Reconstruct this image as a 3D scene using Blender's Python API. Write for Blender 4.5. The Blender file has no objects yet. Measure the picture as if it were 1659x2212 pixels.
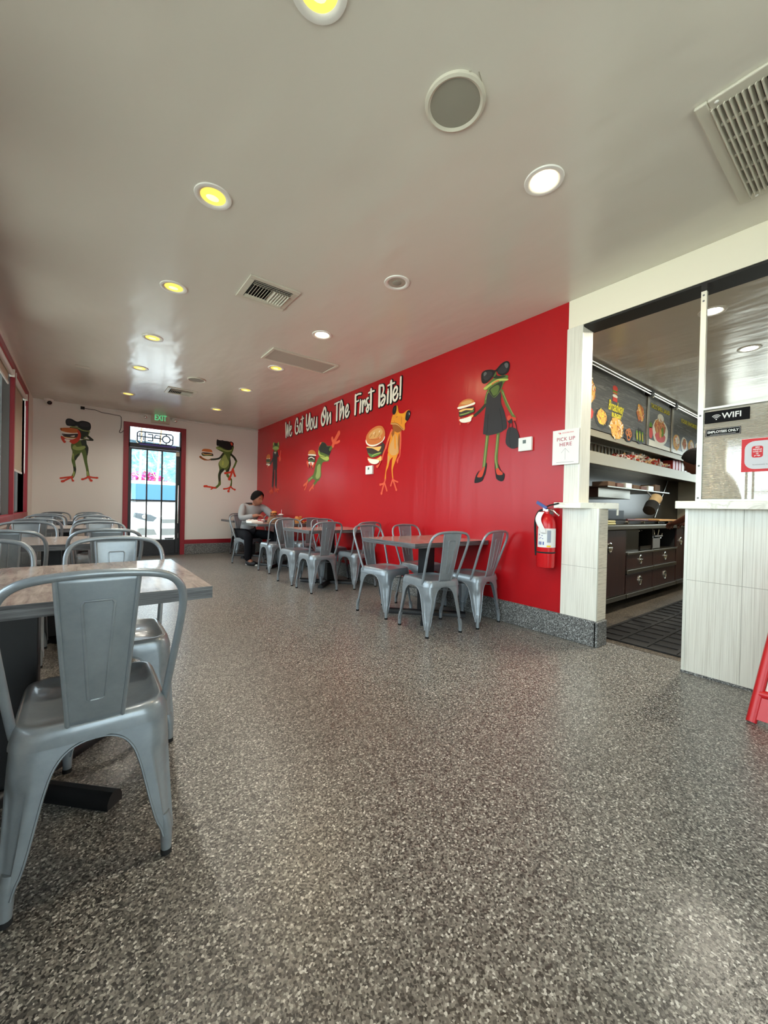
import bpy, bmesh, math, random
from math import sin, cos, pi, radians
from mathutils import Vector, Matrix
from mathutils.geometry import tessellate_polygon
rnd = random.Random(7)
sc = bpy.context.scene
COL = sc.collection

# ------------------------------------------------------------------ camera
YAW, PIT, ROL, FPX = .6541, -.009, .0221, 850.08
Fv = Vector((sin(YAW)*cos(PIT), cos(YAW)*cos(PIT), sin(PIT)))
R0 = Vector((cos(YAW), -sin(YAW), 0)); U0 = R0.cross(Fv)
Rv = R0*cos(ROL) + U0*sin(ROL); Uv = -R0*sin(ROL) + U0*cos(ROL)
cd = bpy.data.cameras.new('camera'); cam = bpy.data.objects.new('camera', cd); COL.objects.link(cam)
cd.sensor_fit = 'VERTICAL'; cd.sensor_height = 24; cd.lens = FPX/2212*24; cd.clip_start = .02; cd.clip_end = 400
cam.matrix_world = Matrix(((Rv.x, Uv.x, -Fv.x, 0), (Rv.y, Uv.y, -Fv.y, 0), (Rv.z, Uv.z, -Fv.z, 1.0), (0, 0, 0, 1)))
sc.camera = cam

# ------------------------------------------------------------------ world, sun, exposure
w = bpy.data.worlds.new('sky'); sc.world = w; w.use_nodes = True
bg = w.node_tree.nodes['Background']; bg.inputs[0].default_value = (.80, .90, 1.0, 1); bg.inputs[1].default_value = 5.2
def lamp(name, kind, energy, color, loc, direction=None, size=1, size_y=None, parent=None, shape=None):
    l = bpy.data.lights.new(name, kind); l.energy = energy; l.color = color
    o = bpy.data.objects.new(name, l); COL.objects.link(o); o.location = loc
    if kind == 'AREA':
        l.shape = shape or ('RECTANGLE' if size_y else 'SQUARE'); l.size = size
        if size_y: l.size_y = size_y
    if direction is not None: o.rotation_euler = Vector(direction).to_track_quat('-Z', 'Y').to_euler()
    if parent: o.parent = parent
    return o
sun = lamp('sun', 'SUN', 8.0, (1, .95, .86), (0, -20, 30), (-.18, .70, -.78)); sun.data.angle = .01
for i, (px, py, pz, d, sx, sy) in enumerate([(-.9, 2.9, 1.68, (1, 0, 0), 9.8, 1.76), (.7, -2.36, 1.35, (0, 1, 0), 2.3, 2.5), (9.72, 0, 1.65, (-1, 0, 0), 4.2, 1.5)]):
    p = lamp('window_light', 'AREA', 1, (1, 1, 1), (px, py, pz), d, sx, sy); p.data.cycles.is_portal = True
sc.view_settings.view_transform = 'Standard'; sc.view_settings.look = 'None'
sc.view_settings.exposure = 0.5; sc.view_settings.gamma = 1; sc.view_settings.use_curve_mapping = False
sc.cycles.use_denoising = True
sc.cycles.max_bounces = 10; sc.cycles.diffuse_bounces = 6; sc.cycles.transparent_max_bounces = 12
sc.cycles.sample_clamp_indirect = 6; sc.cycles.caustics_reflective = False; sc.cycles.caustics_refractive = False

# ------------------------------------------------------------------ helpers
def srgb(r, g, b):
    f = lambda c: (c/255/12.92) if c/255 <= .04045 else ((c/255+.055)/1.055)**2.4
    return (f(r), f(g), f(b), 1)
MATS = {}
def mat(name, color=(.5, .5, .5, 1), rough=.5, metal=0., emit=None, es=0., coat=0., alpha=None, spec=None, trans=0.):
    m = bpy.data.materials.new(name); m.use_nodes = True
    b = m.node_tree.nodes['Principled BSDF']
    b.inputs['Base Color'].default_value = color; b.inputs['Roughness'].default_value = rough
    b.inputs['Metallic'].default_value = metal
    if emit: b.inputs['Emission Color'].default_value = emit; b.inputs['Emission Strength'].default_value = es
    if coat: b.inputs['Coat Weight'].default_value = coat; b.inputs['Coat Roughness'].default_value = .08
    if spec is not None: b.inputs['Specular IOR Level'].default_value = spec
    if trans: b.inputs['Transmission Weight'].default_value = trans
    MATS[name] = m
    return m
def nodes(m): return m.node_tree.nodes, m.node_tree.links, m.node_tree.nodes['Principled BSDF']
def coords(m, scale=(1, 1, 1), rot=(0, 0, 0)):
    n, l, b = nodes(m); t = n.new('ShaderNodeTexCoord'); mp = n.new('ShaderNodeMapping')
    mp.inputs['Scale'].default_value = scale; mp.inputs['Rotation'].default_value = rot
    l.new(t.outputs['Object'], mp.inputs[0]); return mp.outputs[0]
def noise(m, vec, scale, detail=2, rough=.5, dist=0):
    n, l, b = nodes(m); x = n.new('ShaderNodeTexNoise'); x.inputs['Scale'].default_value = scale
    x.inputs['Detail'].default_value = detail; x.inputs['Roughness'].default_value = rough; x.inputs['Distortion'].default_value = dist
    l.new(vec, x.inputs['Vector']); return x
def ramp(m, fac, stops, interp='LINEAR'):
    n, l, b = nodes(m); r = n.new('ShaderNodeValToRGB'); cr = r.color_ramp; cr.interpolation = interp
    while len(cr.elements) < len(stops): cr.elements.new(.5)
    for e, (p, c) in zip(cr.elements, stops): e.position = p; e.color = c
    l.new(fac, r.inputs[0]); return r.outputs[0]
def bump(m, h, strength=.2, dist=.01):
    n, l, b = nodes(m); x = n.new('ShaderNodeBump'); x.inputs['Strength'].default_value = strength; x.inputs['Distance'].default_value = dist
    l.new(h, x.inputs['Height']); l.new(x.outputs[0], b.inputs['Normal']); return x
def g(v): return (v, v, v, 1)

class MB:
    def __init__(s): s.v = []; s.f = []; s.m = []
    def add(s, vs, fs, mi=0, M=None):
        o = len(s.v)
        s.v += [tuple(M @ Vector(p)) if M else tuple(p) for p in vs]
        s.f += [tuple(i+o for i in f) for f in fs]; s.m += [mi]*len(fs); return s
    def box(s, x0, x1, y0, y1, z0, z1, mi=0, M=None):
        v = [(x, y, z) for z in (z0, z1) for y in (y0, y1) for x in (x0, x1)]
        return s.add(v, [(0, 2, 3, 1), (4, 5, 7, 6), (0, 1, 5, 4), (2, 6, 7, 3), (0, 4, 6, 2), (1, 3, 7, 5)], mi, M)
    def tube(s, pts, r, n=10, mi=0, closed=False, cap=True, M=None):
        pts = [Vector(p) for p in pts]; N = len(pts); rr = r if isinstance(r, (list, tuple)) else [r]*N
        T = []
        for i in range(N):
            a = pts[(i-1) % N] if (closed or i > 0) else pts[i]; b = pts[(i+1) % N] if (closed or i < N-1) else pts[i]
            T.append((b-a).normalized())
        up = Vector((0, 0, 1)) if abs(T[0].z) < .9 else Vector((1, 0, 0))
        X = (up - T[0]*up.dot(T[0])).normalized(); vs = []; fs = []
        for i in range(N):
            X = (X - T[i]*X.dot(T[i])).normalized(); Y = T[i].cross(X)
            for k in range(n):
                a = 2*pi*k/n; vs.append(pts[i] + (X*cos(a)+Y*sin(a))*rr[i])
        for i in range(N if closed else N-1):
            j = (i+1) % N
            for k in range(n): fs.append((i*n+k, i*n+(k+1) % n, j*n+(k+1) % n, j*n+k))
        if cap and not closed: fs += [tuple(range(n))[::-1], tuple((N-1)*n+k for k in range(n))]
        return s.add(vs, fs, mi, M)
    def lathe(s, prof, n=24, mi=0, M=None, c=(0, 0, 0)):
        vs = []; fs = []
        for r, z in prof:
            for k in range(n): a = 2*pi*k/n; vs.append((c[0]+r*cos(a), c[1]+r*sin(a), c[2]+z))
        for i in range(len(prof)-1):
            for k in range(n): fs.append((i*n+k, i*n+(k+1) % n, (i+1)*n+(k+1) % n, (i+1)*n+k))
        if prof[0][0] > 1e-6: fs.append(tuple(range(n))[::-1])
        if prof[-1][0] > 1e-6: fs.append(tuple((len(prof)-1)*n+k for k in range(n)))
        return s.add(vs, fs, mi, M)
    def prism(s, poly, z0, z1, mi=0, M=None):
        n = len(poly); vs = [(x, y, z0) for x, y in poly] + [(x, y, z1) for x, y in poly]
        fs = [(i, (i+1) % n, n+(i+1) % n, n+i) for i in range(n)]
        tri = tessellate_polygon([[Vector((x, y, 0)) for x, y in poly]])
        fs += [tuple(t)[::-1] for t in tri] + [tuple(i+n for i in t) for t in tri]
        return s.add(vs, fs, mi, M)
    def ball(s, c, r, n=12, mi=0, M=None):
        rx, ry, rz = r if isinstance(r, (tuple, list)) else (r, r, r)
        vs = []; fs = []; h = n//2+1
        for i in range(h+1):
            t = pi*i/h
            for k in range(n): a = 2*pi*k/n; vs.append((c[0]+rx*sin(t)*cos(a), c[1]+ry*sin(t)*sin(a), c[2]+rz*cos(t)))
        for i in range(h):
            for k in range(n): fs.append((i*n+k, (i+1)*n+k, (i+1)*n+(k+1) % n, i*n+(k+1) % n))
        return s.add(vs, fs, mi, M)
    def flat(s, poly, fn, mi=0):
        tri = tessellate_polygon([[Vector((x, y, 0)) for x, y in poly]])
        return s.add([fn(x, y) for x, y in poly], [tuple(t) for t in tri], mi)
    def grid(s, fn, nu, nv, mi=0, wrap=False):
        vs = [fn(i/(nu if wrap else nu-1), j/(nv-1)) for j in range(nv) for i in range(nu)]
        fs = [(j*nu+i, j*nu+(i+1) % nu, (j+1)*nu+(i+1) % nu, (j+1)*nu+i) for j in range(nv-1) for i in range(nu if wrap else nu-1)]
        return s.add(vs, fs, mi)
def obj(name, mb, mats, parent=None, smooth=40, bevel=0, seg=2, solid=0):
    me = bpy.data.meshes.new(name); me.from_pydata(mb.v, [], mb.f); me.update()
    for m in (mats if isinstance(mats, (list, tuple)) else [mats]): me.materials.append(m)
    if me.materials and len(me.materials) > 1:
        for p, mi in zip(me.polygons, mb.m): p.material_index = mi
    if smooth:
        me.shade_smooth(); me.set_sharp_from_angle(angle=radians(smooth))
    o = bpy.data.objects.new(name, me); COL.objects.link(o)
    if parent: o.parent = parent
    if solid:
        d = o.modifiers.new('solid', 'SOLIDIFY'); d.thickness = solid; d.offset = 0
    if bevel:
        b = o.modifiers.new('bevel', 'BEVEL'); b.width = bevel; b.segments = seg; b.limit_method = 'ANGLE'; b.angle_limit = radians(40); b.harden_normals = False
    return o
def tag(o, label=None, cat=None, group=None, kind=None):
    if label: o['label'] = label
    if cat: o['category'] = cat
    if group: o['group'] = group
    if kind: o['kind'] = kind
    return o
def thing(name, label, cat, loc=(0, 0, 0), rz=0, group=None, kind=None):
    o = bpy.data.objects.new(name, None); COL.objects.link(o); o.location = loc; o.rotation_euler = (0, 0, rz); o.empty_display_size = .1
    return tag(o, label, cat, group, kind)
def struct(o): o['kind'] = 'structure'; return o
def B(x0, x1, y0, y1, z0, z1): return MB().box(x0, x1, y0, y1, z0, z1)
def dup(root, loc, rz, label, group=None, name=None):
    r = root.copy(); COL.objects.link(r); r.location = loc; r.rotation_euler = (0, 0, rz); r['label'] = label
    if group: r['group'] = group
    kids(root, r); return r
def kids(a, b):
    for ch in list(a.children):
        c = ch.copy(); COL.objects.link(c); c.parent = b; kids(ch, c)
RW = Matrix(((0, 0, -1), (-1, 0, 0), (0, 1, 0)))   # text facing -X
FW = Matrix(((1, 0, 0), (0, 0, -1), (0, 1, 0)))    # text facing -Y
def text(name, s, size, m, loc, face, parent=None, width=None, ext=.0006, bold=0, space=1, mirror=False, align='CENTER', slant=0):
    cu = bpy.data.curves.new(name, 'FONT'); cu.body = s; cu.size = size; cu.align_x = align; cu.align_y = 'CENTER'
    cu.extrude = ext; cu.offset = bold; cu.space_character = space; cu.shear = slant
    t = bpy.data.objects.new(name, cu); COL.objects.link(t); bpy.context.view_layer.update()
    me = bpy.data.meshes.new_from_object(t.evaluated_get(bpy.context.evaluated_depsgraph_get())); bpy.data.objects.remove(t)
    if width:
        xs = [v.co.x for v in me.vertices]; k = width/(max(xs)-min(xs))
        for v in me.vertices: v.co.x *= k
    A = face.to_4x4(); A.translation = loc
    if mirror: A = A @ Matrix.Diagonal((-1, 1, 1, 1))
    me.transform(A); me.materials.clear(); me.materials.append(m); me.name = name
    o = bpy.data.objects.new(name, me); COL.objects.link(o)
    if parent: o.parent = parent
    return o
def smooth_curve(P, closed=False, sub=4):
    P = [Vector(p) for p in P]; n = len(P); out = []
    if n < 3 and not closed: return P
    rng = n if closed else n-1
    for i in range(rng):
        p0 = P[(i-1) % n] if (closed or i > 0) else P[i]; p1 = P[i]; p2 = P[(i+1) % n]; p3 = P[(i+2) % n] if (closed or i < n-2) else p2
        for k in range(sub):
            t = k/sub
            out.append(.5*((2*p1)+(-p0+p2)*t+(2*p0-5*p1+4*p2-p3)*t*t+(-p0+3*p1-3*p2+p3)*t**3))
    if not closed: out.append(P[-1])
    return out
def stroke_poly(mb, pts, w, fn, mi):
    """rounded brush stroke lying in the wall plane: one ribbon with round ends; later parts lie a hair above earlier ones"""
    P = smooth_curve(pts, False, 5) if len(pts) > 2 else [Vector(p) for p in pts]
    Q = [P[0]]
    for p in P[1:]:
        if (p-Q[-1]).length > 1e-5: Q.append(p)
    r = w/2
    if len(Q) < 2: mb.add([fn(Q[0].x+r*cos(2*pi*k/14), Q[0].y+r*sin(2*pi*k/14)) for k in range(14)], [tuple(range(14))], mi); return
    base = Vector(fn(0, 0)); nrm = (Vector(fn(1, 0))-base).cross(Vector(fn(0, 1))-base).normalized()
    if nrm.x > 0 or nrm.y > 0: nrm = -nrm
    V = []; F = []
    def put(x, y, i): V.append(tuple(Vector(fn(x, y))+nrm*(2e-6*i))); return len(V)-1
    T = [((Q[min(i+1, len(Q)-1)]-Q[max(i-1, 0)]).normalized()) for i in range(len(Q))]
    ids = []
    for i, (q, t) in enumerate(zip(Q, T)): n_ = Vector((-t.y, t.x))*r; ids.append((put(q.x+n_.x, q.y+n_.y, i), put(q.x-n_.x, q.y-n_.y, i)))
    for a, b in zip(ids, ids[1:]): F.append((a[0], b[0], b[1], a[1]))
    for e, sg in ((0, -1), (len(Q)-1, 1)):
        q, t = Q[e], T[e]*sg; n_ = Vector((-T[e].y, T[e].x)); arc_ = [put(q.x+r*(n_.x*cos(a)+t.x*sin(a)), q.y+r*(n_.y*cos(a)+t.y*sin(a)), e) for a in [pi*k/7 for k in range(1, 7)]]
        F.append(tuple([ids[e][0]]+arc_+[ids[e][1]]))
    mb.add(V, F, mi)
# ------------------------------------------------------------------ materials
XL, XR, YF, YB, H = -.658, 3.051, 8.603, -2.3, 2.673
def floor_mat(name, tint, rough):
    m = mat(name, rough=rough); n, l, b = nodes(m); v = coords(m)
    vo = n.new('ShaderNodeTexVoronoi'); vo.inputs['Scale'].default_value = 205; l.new(v, vo.inputs['Vector'])
    sp = n.new('ShaderNodeSeparateColor'); l.new(vo.outputs['Color'], sp.inputs[0])
    t = lambda a, bb, c: (a*tint[0], bb*tint[1], c*tint[2], 1)
    c1 = ramp(m, sp.outputs[0], [(0, t(.034, .032, .029)), (.18, t(.075, .070, .064)), (.38, t(.135, .126, .112)), (.64, t(.205, .192, .170)), (.86, t(.34, .325, .29)), (.96, t(.52, .50, .46))], 'CONSTANT')
    big = noise(m, v, 1.1, 4, .6); k = ramp(m, big.outputs[0], [(.3, g(.92)), (.7, g(1.06))])
    mx = n.new('ShaderNodeMixRGB'); mx.blend_type = 'MULTIPLY'; mx.inputs[0].default_value = 1; l.new(c1, mx.inputs[1]); l.new(k, mx.inputs[2])
    l.new(mx.outputs[0], b.inputs['Base Color'])
    nz = noise(m, v, 60, 3, .6); bump(m, nz.outputs[0], .35, .004)
    return m
m_floor = floor_mat('speckled epoxy floor', (1.22, 1.25, 1.26), .31)
m_cove = floor_mat('speckled cove base', (1.0, 1.08, 1.16), .5)
def wall_mat(name, col, rough, bs=.12, scale=9, bd=.004, stretch=(1, 1, 1)):
    m = mat(name, col, rough); v = coords(m, stretch); nz = noise(m, v, scale, 3, .55); bump(m, nz.outputs[0], bs, bd); return m
m_ceil = wall_mat('semi gloss ceiling paint', srgb(216, 213, 202), .21, .55, 2.4, .03, (1, .4, 1))
m_wall = wall_mat('white wall paint', srgb(228, 224, 216), .42, .15, 5)
m_red = wall_mat('red wall paint', srgb(176, 20, 27), .27, .24, 3, .02, (1, 1.6, .25)); m_red.node_tree.nodes['Principled BSDF'].inputs['Specular IOR Level'].default_value = .34
m_redtrim = mat('dark red trim paint', srgb(142, 22, 34), .4)
m_cream = wall_mat('cream header paint', srgb(240, 234, 214), .5)
m_black = mat('black painted metal', srgb(22, 22, 24), .4)
m_header = mat('black header soffit', srgb(20, 18, 16), .6)
def tile_mat(name, col, dark, stretch, rough=.42):
    m = mat(name, rough=rough); n, l, b = nodes(m); v = coords(m, stretch)
    a = noise(m, v, 2, 4, .65); c = ramp(m, a.outputs[0], [(.34, dark), (.5, col), (.7, tuple(min(1, x*1.09) for x in col[:3])+(1,))])
    l.new(c, b.inputs['Base Color']); bump(m, a.outputs[0], .08, .003); return m
m_tile = tile_mat('striated porcelain tile', srgb(226, 224, 212), srgb(206, 202, 188), (90, 90, 1.2))
m_tilecap = tile_mat('striated porcelain tile end', srgb(220, 212, 194), srgb(182, 172, 152), (3, 3, 70))
m_quartz = mat('white quartz', srgb(236, 233, 218), .25)
n, l, b = nodes(m_quartz); v = coords(m_quartz); a = noise(m_quartz, v, 3, 6, .6, 1.5)
l.new(ramp(m_quartz, a.outputs[0], [(.46, srgb(238, 235, 220)), (.5, srgb(212, 206, 190)), (.54, srgb(238, 235, 220))]), b.inputs['Base Color'])
m_trimw = mat('white aluminium trim', srgb(226, 226, 214), .35, .2)
m_chair = mat('grey enamelled steel', srgb(136, 148, 155), .30, .3, coat=.4)
n, l, b = nodes(m_chair); v = coords(m_chair); a = noise(m_chair, v, 14, 5, .7)
l.new(ramp(m_chair, a.outputs[0], [(.2, srgb(124, 132, 138)), (.6, srgb(140, 148, 153)), (.9, srgb(150, 157, 161))]), b.inputs['Base Color'])
m_rubber = mat('black rubber', srgb(24, 24, 24), .8)
m_top = mat('grey wood laminate', rough=.17); n, l, b = nodes(m_top)
v = coords(m_top, (1.0, .42, 1)); w1 = noise(m_top, v, 4.5, 6, .65, 2.2); v2 = coords(m_top, (14, 2.2, 1), (0, 0, .3)); w2 = noise(m_top, v2, 2.4, 5, .7, .8)
mx = n.new('ShaderNodeMixRGB'); mx.inputs[0].default_value = .5; l.new(w1.outputs[0], mx.inputs[1]); l.new(w2.outputs[0], mx.inputs[2])
l.new(ramp(m_top, mx.outputs[0], [(.34, srgb(100, 88, 82)), (.46, srgb(146, 132, 124)), (.56, srgb(172, 160, 150)), (.7, srgb(190, 180, 170))]), b.inputs['Base Color'])
m_edge = mat('dark wood grain edge', rough=.4); n, l, b = nodes(m_edge); v = coords(m_edge, (2, 2, 70)); a = noise(m_edge, v, 2.5, 4, .7)
l.new(ramp(m_edge, a.outputs[0], [(.35, srgb(48, 48, 50)), (.55, srgb(96, 97, 99)), (.75, srgb(130, 131, 133))]), b.inputs['Base Color'])
m_steel = mat('brushed stainless steel', srgb(128, 122, 108), .32, .95); v = coords(m_steel, (2, 2, 90)); a = noise(m_steel, v, 2, 3); bump(m_steel, a.outputs[0], .06, .002)
m_steeld = mat('dark stainless wall panel', srgb(72, 67, 60), .28, .9); v = coords(m_steeld, (60, 60, 1)); a = noise(m_steeld, v, 1, 3); bump(m_steeld, a.outputs[0], .1, .002)
m_hood = mat('satin hood steel', srgb(150, 142, 122), .5, .55)
m_chrome = mat('polished chrome', srgb(225, 222, 214), .12, 1)
m_walnut = mat('dark walnut laminate', rough=.35); n, l, b = nodes(m_walnut); v = coords(m_walnut, (30, 30, 1.5)); a = noise(m_walnut, v, 2, 4, .6)
l.new(ramp(m_walnut, a.outputs[0], [(.3, srgb(34, 20, 17)), (.6, srgb(60, 36, 30)), (.8, srgb(76, 48, 40))]), b.inputs['Base Color'])
m_sign = mat('black sign vinyl', srgb(15, 15, 16), .7, spec=.15)
m_kfloor = floor_mat('kitchen floor', (.62, .54, .45), .45)
m_dark = mat('dark interior', srgb(14, 13, 12), .7)
m_white = mat('white plastic', srgb(232, 232, 226), .4)
m_paper = mat('white card', srgb(236, 234, 230), .6)
m_grey = mat('grey plastic', srgb(120, 122, 122), .5)
m_vent = mat('vent enamel', srgb(206, 203, 188), .4)
def glass(name, tint=(1, 1, 1, 1), rough=0.0, amount=.12):
    m = bpy.data.materials.new(name); m.use_nodes = True; n = m.node_tree.nodes; l = m.node_tree.links; n.clear()
    o = n.new('ShaderNodeOutputMaterial'); t = n.new('ShaderNodeBsdfTransparent'); gl = n.new('ShaderNodeBsdfGlossy'); mx = n.new('ShaderNodeMixShader')
    t.inputs[0].default_value = tint; gl.inputs['Roughness'].default_value = rough
    fr = n.new('ShaderNodeFresnel'); fr.inputs[0].default_value = 1.45
    l.new(fr.outputs[0], mx.inputs[0]); l.new(t.outputs[0], mx.inputs[1]); l.new(gl.outputs[0], mx.inputs[2]); l.new(mx.outputs[0], o.inputs[0]); return m
m_glass = glass('window glass', (.93, .97, .96, 1)); m_dimglass = glass('sky dimming glass', (.46, .48, .49, 1))  # transom pane gets an added grey tint to dim the sky behind the sign
m_poly = bpy.data.materials.new('ribbed polycarbonate'); m_poly.use_nodes = True; n = m_poly.node_tree.nodes; l = m_poly.node_tree.links; n.clear()
o_ = n.new('ShaderNodeOutputMaterial'); tr = n.new('ShaderNodeBsdfTransparent'); tl = n.new('ShaderNodeBsdfTranslucent'); gl = n.new('ShaderNodeBsdfGlossy'); df = n.new('ShaderNodeBsdfRefraction')
m1 = n.new('ShaderNodeMixShader'); m2 = n.new('ShaderNodeMixShader'); m3 = n.new('ShaderNodeMixShader')
tc = n.new('ShaderNodeTexCoord'); wv = n.new('ShaderNodeTexWave'); wv.bands_direction = 'Z'; wv.inputs['Scale'].default_value = 40; wv.inputs['Distortion'].default_value = .3
bp = n.new('ShaderNodeBump'); bp.inputs['Strength'].default_value = .9; bp.inputs['Distance'].default_value = .004
l.new(tc.outputs['Object'], wv.inputs['Vector']); l.new(wv.outputs['Fac'], bp.inputs['Height'])
df.inputs['IOR'].default_value = 1.02; df.inputs['Roughness'].default_value = .13; df.inputs[0].default_value = (1, 1, .96, 1)
tl.inputs[0].default_value = (.95, .94, .86, 1); gl.inputs['Roughness'].default_value = .22; gl.inputs[0].default_value = (1, 1, .95, 1)
for x in (tl, gl, df): l.new(bp.outputs[0], x.inputs['Normal'])
m1.inputs[0].default_value = .38; l.new(df.outputs[0], m1.inputs[1]); l.new(tl.outputs[0], m1.inputs[2])
m2.inputs[0].default_value = .30; l.new(m1.outputs[0], m2.inputs[1]); l.new(gl.outputs[0], m2.inputs[2]); l.new(m2.outputs[0], o_.inputs[0])
for nm, c, r in [('shirt', (146, 146, 146), .9), ('trousers', (26, 26, 30), .9), ('skin', (150, 96, 72), .5), ('skin_dark', (92, 54, 38), .5), ('hair', (14, 11, 10), .9), ('shoe', (24, 24, 28), .6), ('shoe_white', (225, 225, 220), .6),
                 ('hivis', (22, 22, 24), .8), ('brown_paper', (128, 104, 84), .8), ('red_plastic', (196, 26, 32), .35), ('bun', (196, 122, 58), .6), ('patty', (64, 38, 28), .8), ('lettuce', (98, 140, 50), .7), ('cheese', (232, 170, 60), .5),
                 ('basket', (178, 120, 66), .8), ('ext_red', (196, 20, 26), .25), ('label_blue', (70, 90, 150), .6), ('label_grey', (150, 156, 168), .6), ('label_yellow', (236, 190, 40), .6), ('pvc_bag', (206, 202, 190), .3)]:
    mat(nm, srgb(*c), r, spec=.5 if r < .7 else .15)
m_lampon = mat('lit lamp lens', (1, .9, .7, 1), .5, emit=(1, .80, .50, 1), es=14)
m_lampyel = mat('warm yellow lamp lens', (1, .85, .3, 1), .5, emit=(1, .74, .06, 1), es=.62)
m_lampyelcore = mat('warm yellow lamp core', (1, .9, .5, 1), .5, emit=(1, .9, .34, 1), es=1.1)
m_lampk = mat('kitchen lamp lens', (1, 1, .95, 1), .5, emit=(1, .97, .82, 1), es=14)
MC = {'K': (16, 14, 14), 'k': (44, 42, 44), 'g': (96, 98, 96), 'D': (38, 46, 28), 'G': (88, 108, 48), 'L': (150, 164, 92), 'Y': (178, 190, 92), 'R': (206, 66, 42), 'r': (226, 92, 60), 'O': (226, 142, 34), 'Y2': (230, 156, 30), 'o': (214, 158, 92), 'N': (150, 84, 24),
      'B': (206, 116, 56), 'W': (236, 222, 196), 'M': (62, 48, 40), 'C': (240, 188, 108), 'V': (84, 124, 60)}
MURM = {k: mat('mural paint '+k, srgb(*c), .5, spec=.3) for k, c in MC.items()}
MURM['W'] = mat('mural white', srgb(244, 236, 218), .35)
# ------------------------------------------------------------------ room shell
struct(obj('floor', B(XL-.25, 9.8, YB-.2, YF+.12, -.15, 0), m_floor, smooth=0))
struct(obj('ceiling', B(XL-.25, 9.8, YB-.2, YF+.15, H, H+.22), m_ceil, smooth=0))
WZ0, WZ1 = .80, 2.555
MULL = [-1.93, -.43, 1.07, 2.57, 4.07, 5.57-.75+1.5-.0, 7.775]
MULL = [-2.0, -.55, .9, 2.3, 3.6, 4.95, 6.36, 7.78]
mb = MB().box(XL-.2, XL, YB, YF, 0, WZ0).box(XL-.2, XL, YB, YF, WZ1, H).box(XL-.2, XL, YB, MULL[0], WZ0, WZ1).box(XL-.2, XL, MULL[-1], YF, WZ0, WZ1)
struct(obj('wall_left', mb, m_wall, smooth=0))
DX0, DX1, DZ = .579, 1.613, 2.483
struct(obj('wall_far', MB().box(XL-.2, DX0+.03, YF, YF+.12, 0, H).box(DX1-.03, XR+.15, YF, YF+.12, 0, H).box(DX0+.03, DX1-.03, YF, YF+.12, DZ-.03, H), m_wall, smooth=0))
struct(obj('wall_right', B(XR, XR+.155, 1.62, YF, 0, H), m_red, smooth=0))
struct(obj('wall_back', MB().box(XL, XR+.15, YB-.12, YB, 0, .12).box(XL, XR+.15, YB-.12, YB, 2.55, H).box(XL, -.45, YB-.12, YB, .12, 2.55).box(1.85, XR+.15, YB-.12, YB, .12, 2.55), m_wall, smooth=0))
# entrance side glazing behind the camera
w = struct(thing('window_9', None, None)); o = obj('window_frame', MB().box(-.45, 1.85, YB-.09, YB-.03, .12, .18).box(-.45, 1.85, YB-.09, YB-.03, 2.49, 2.55).box(-.45, -.39, YB-.09, YB-.03, .18, 2.49).box(1.79, 1.85, YB-.09, YB-.03, .18, 2.49).box(.65, .72, YB-.09, YB-.03, .18, 2.49), m_black, w, 0)
obj('glass', B(-.39, 1.79, YB-.062, YB-.058, .18, 2.49), m_glass, w, 0)
# header over the kitchen opening
struct(obj('trim_1', B(XR-.006, XR+.17, YB, 1.618, 2.452, H), m_cream, smooth=0, bevel=.003))
struct(obj('trim_2', B(XR, XR+.172, YB, 1.50, 2.436, 2.452), m_header, smooth=0))
# red wall end: tiled upper column and lower half wall
struct(obj('wall_column', MB().box(XR-.012, XR+.155, 1.50, 1.624, 1.075, 2.452), m_tile, smooth=0, bevel=.003))
mb = MB().box(XR-.012, XR+.145, 1.35, 1.624, .19, 1.034, 0).box(XR+.002, XR+.143, 1.346, 1.35, .195, 1.03, 1)
# grout line
mb.box(XR-.0125, XR+.14, 1.3455, 1.622, .586, .589, 2)
struct(obj('wall_column_base', mb, [m_tile, m_tilecap, mat('grout', srgb(176, 172, 160), .8)], smooth=0))
struct(obj('trim_3', B(XR-.014, XR+.004, 1.3455, 1.356, .19, 1.034), m_trimw, smooth=0))
struct(obj('trim_4', B(XR-.014, XR+.004, 1.4985, 1.506, 1.075, 2.436), m_trimw, smooth=0))
poly = [(XR-.085, 1.66), (XR-.085, 1.45), (XR+.10, 1.30), (XR+.215, 1.30), (XR+.215, 1.618), (XR+.155, 1.618), (XR-.012, 1.62)]
struct(obj('trim_5', MB().prism(poly, 1.034, 1.078).box(XR+.195, XR+.215, 1.30, 1.31, .985, 1.034), m_quartz, smooth=0, bevel=.003))
struct(obj('baseboard_right', MB().box(XR-.022, XR, 1.34, YF, 0, .194).box(XR-.022, XR+.135, 1.33, 1.36, 0, .19), m_cove, smooth=0, bevel=.006))
struct(obj('baseboard_far', MB().box(DX1+.005, XR, YF-.02, YF, 0, .2).box(XL, DX0-.005, YF-.02, YF, 0, .2), m_cove, smooth=0, bevel=.006))
struct(obj('baseboard_left', B(XL, XL+.02, YB, YF, 0, .19), m_cove, smooth=0, bevel=.006))
struct(obj('trim_6', MB().box(DX1-.01, XR, YF-.016, YF, .208, .292).box(XL, DX0+.01, YF-.016, YF, .208, .292), m_redtrim, smooth=0, bevel=.003))
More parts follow.
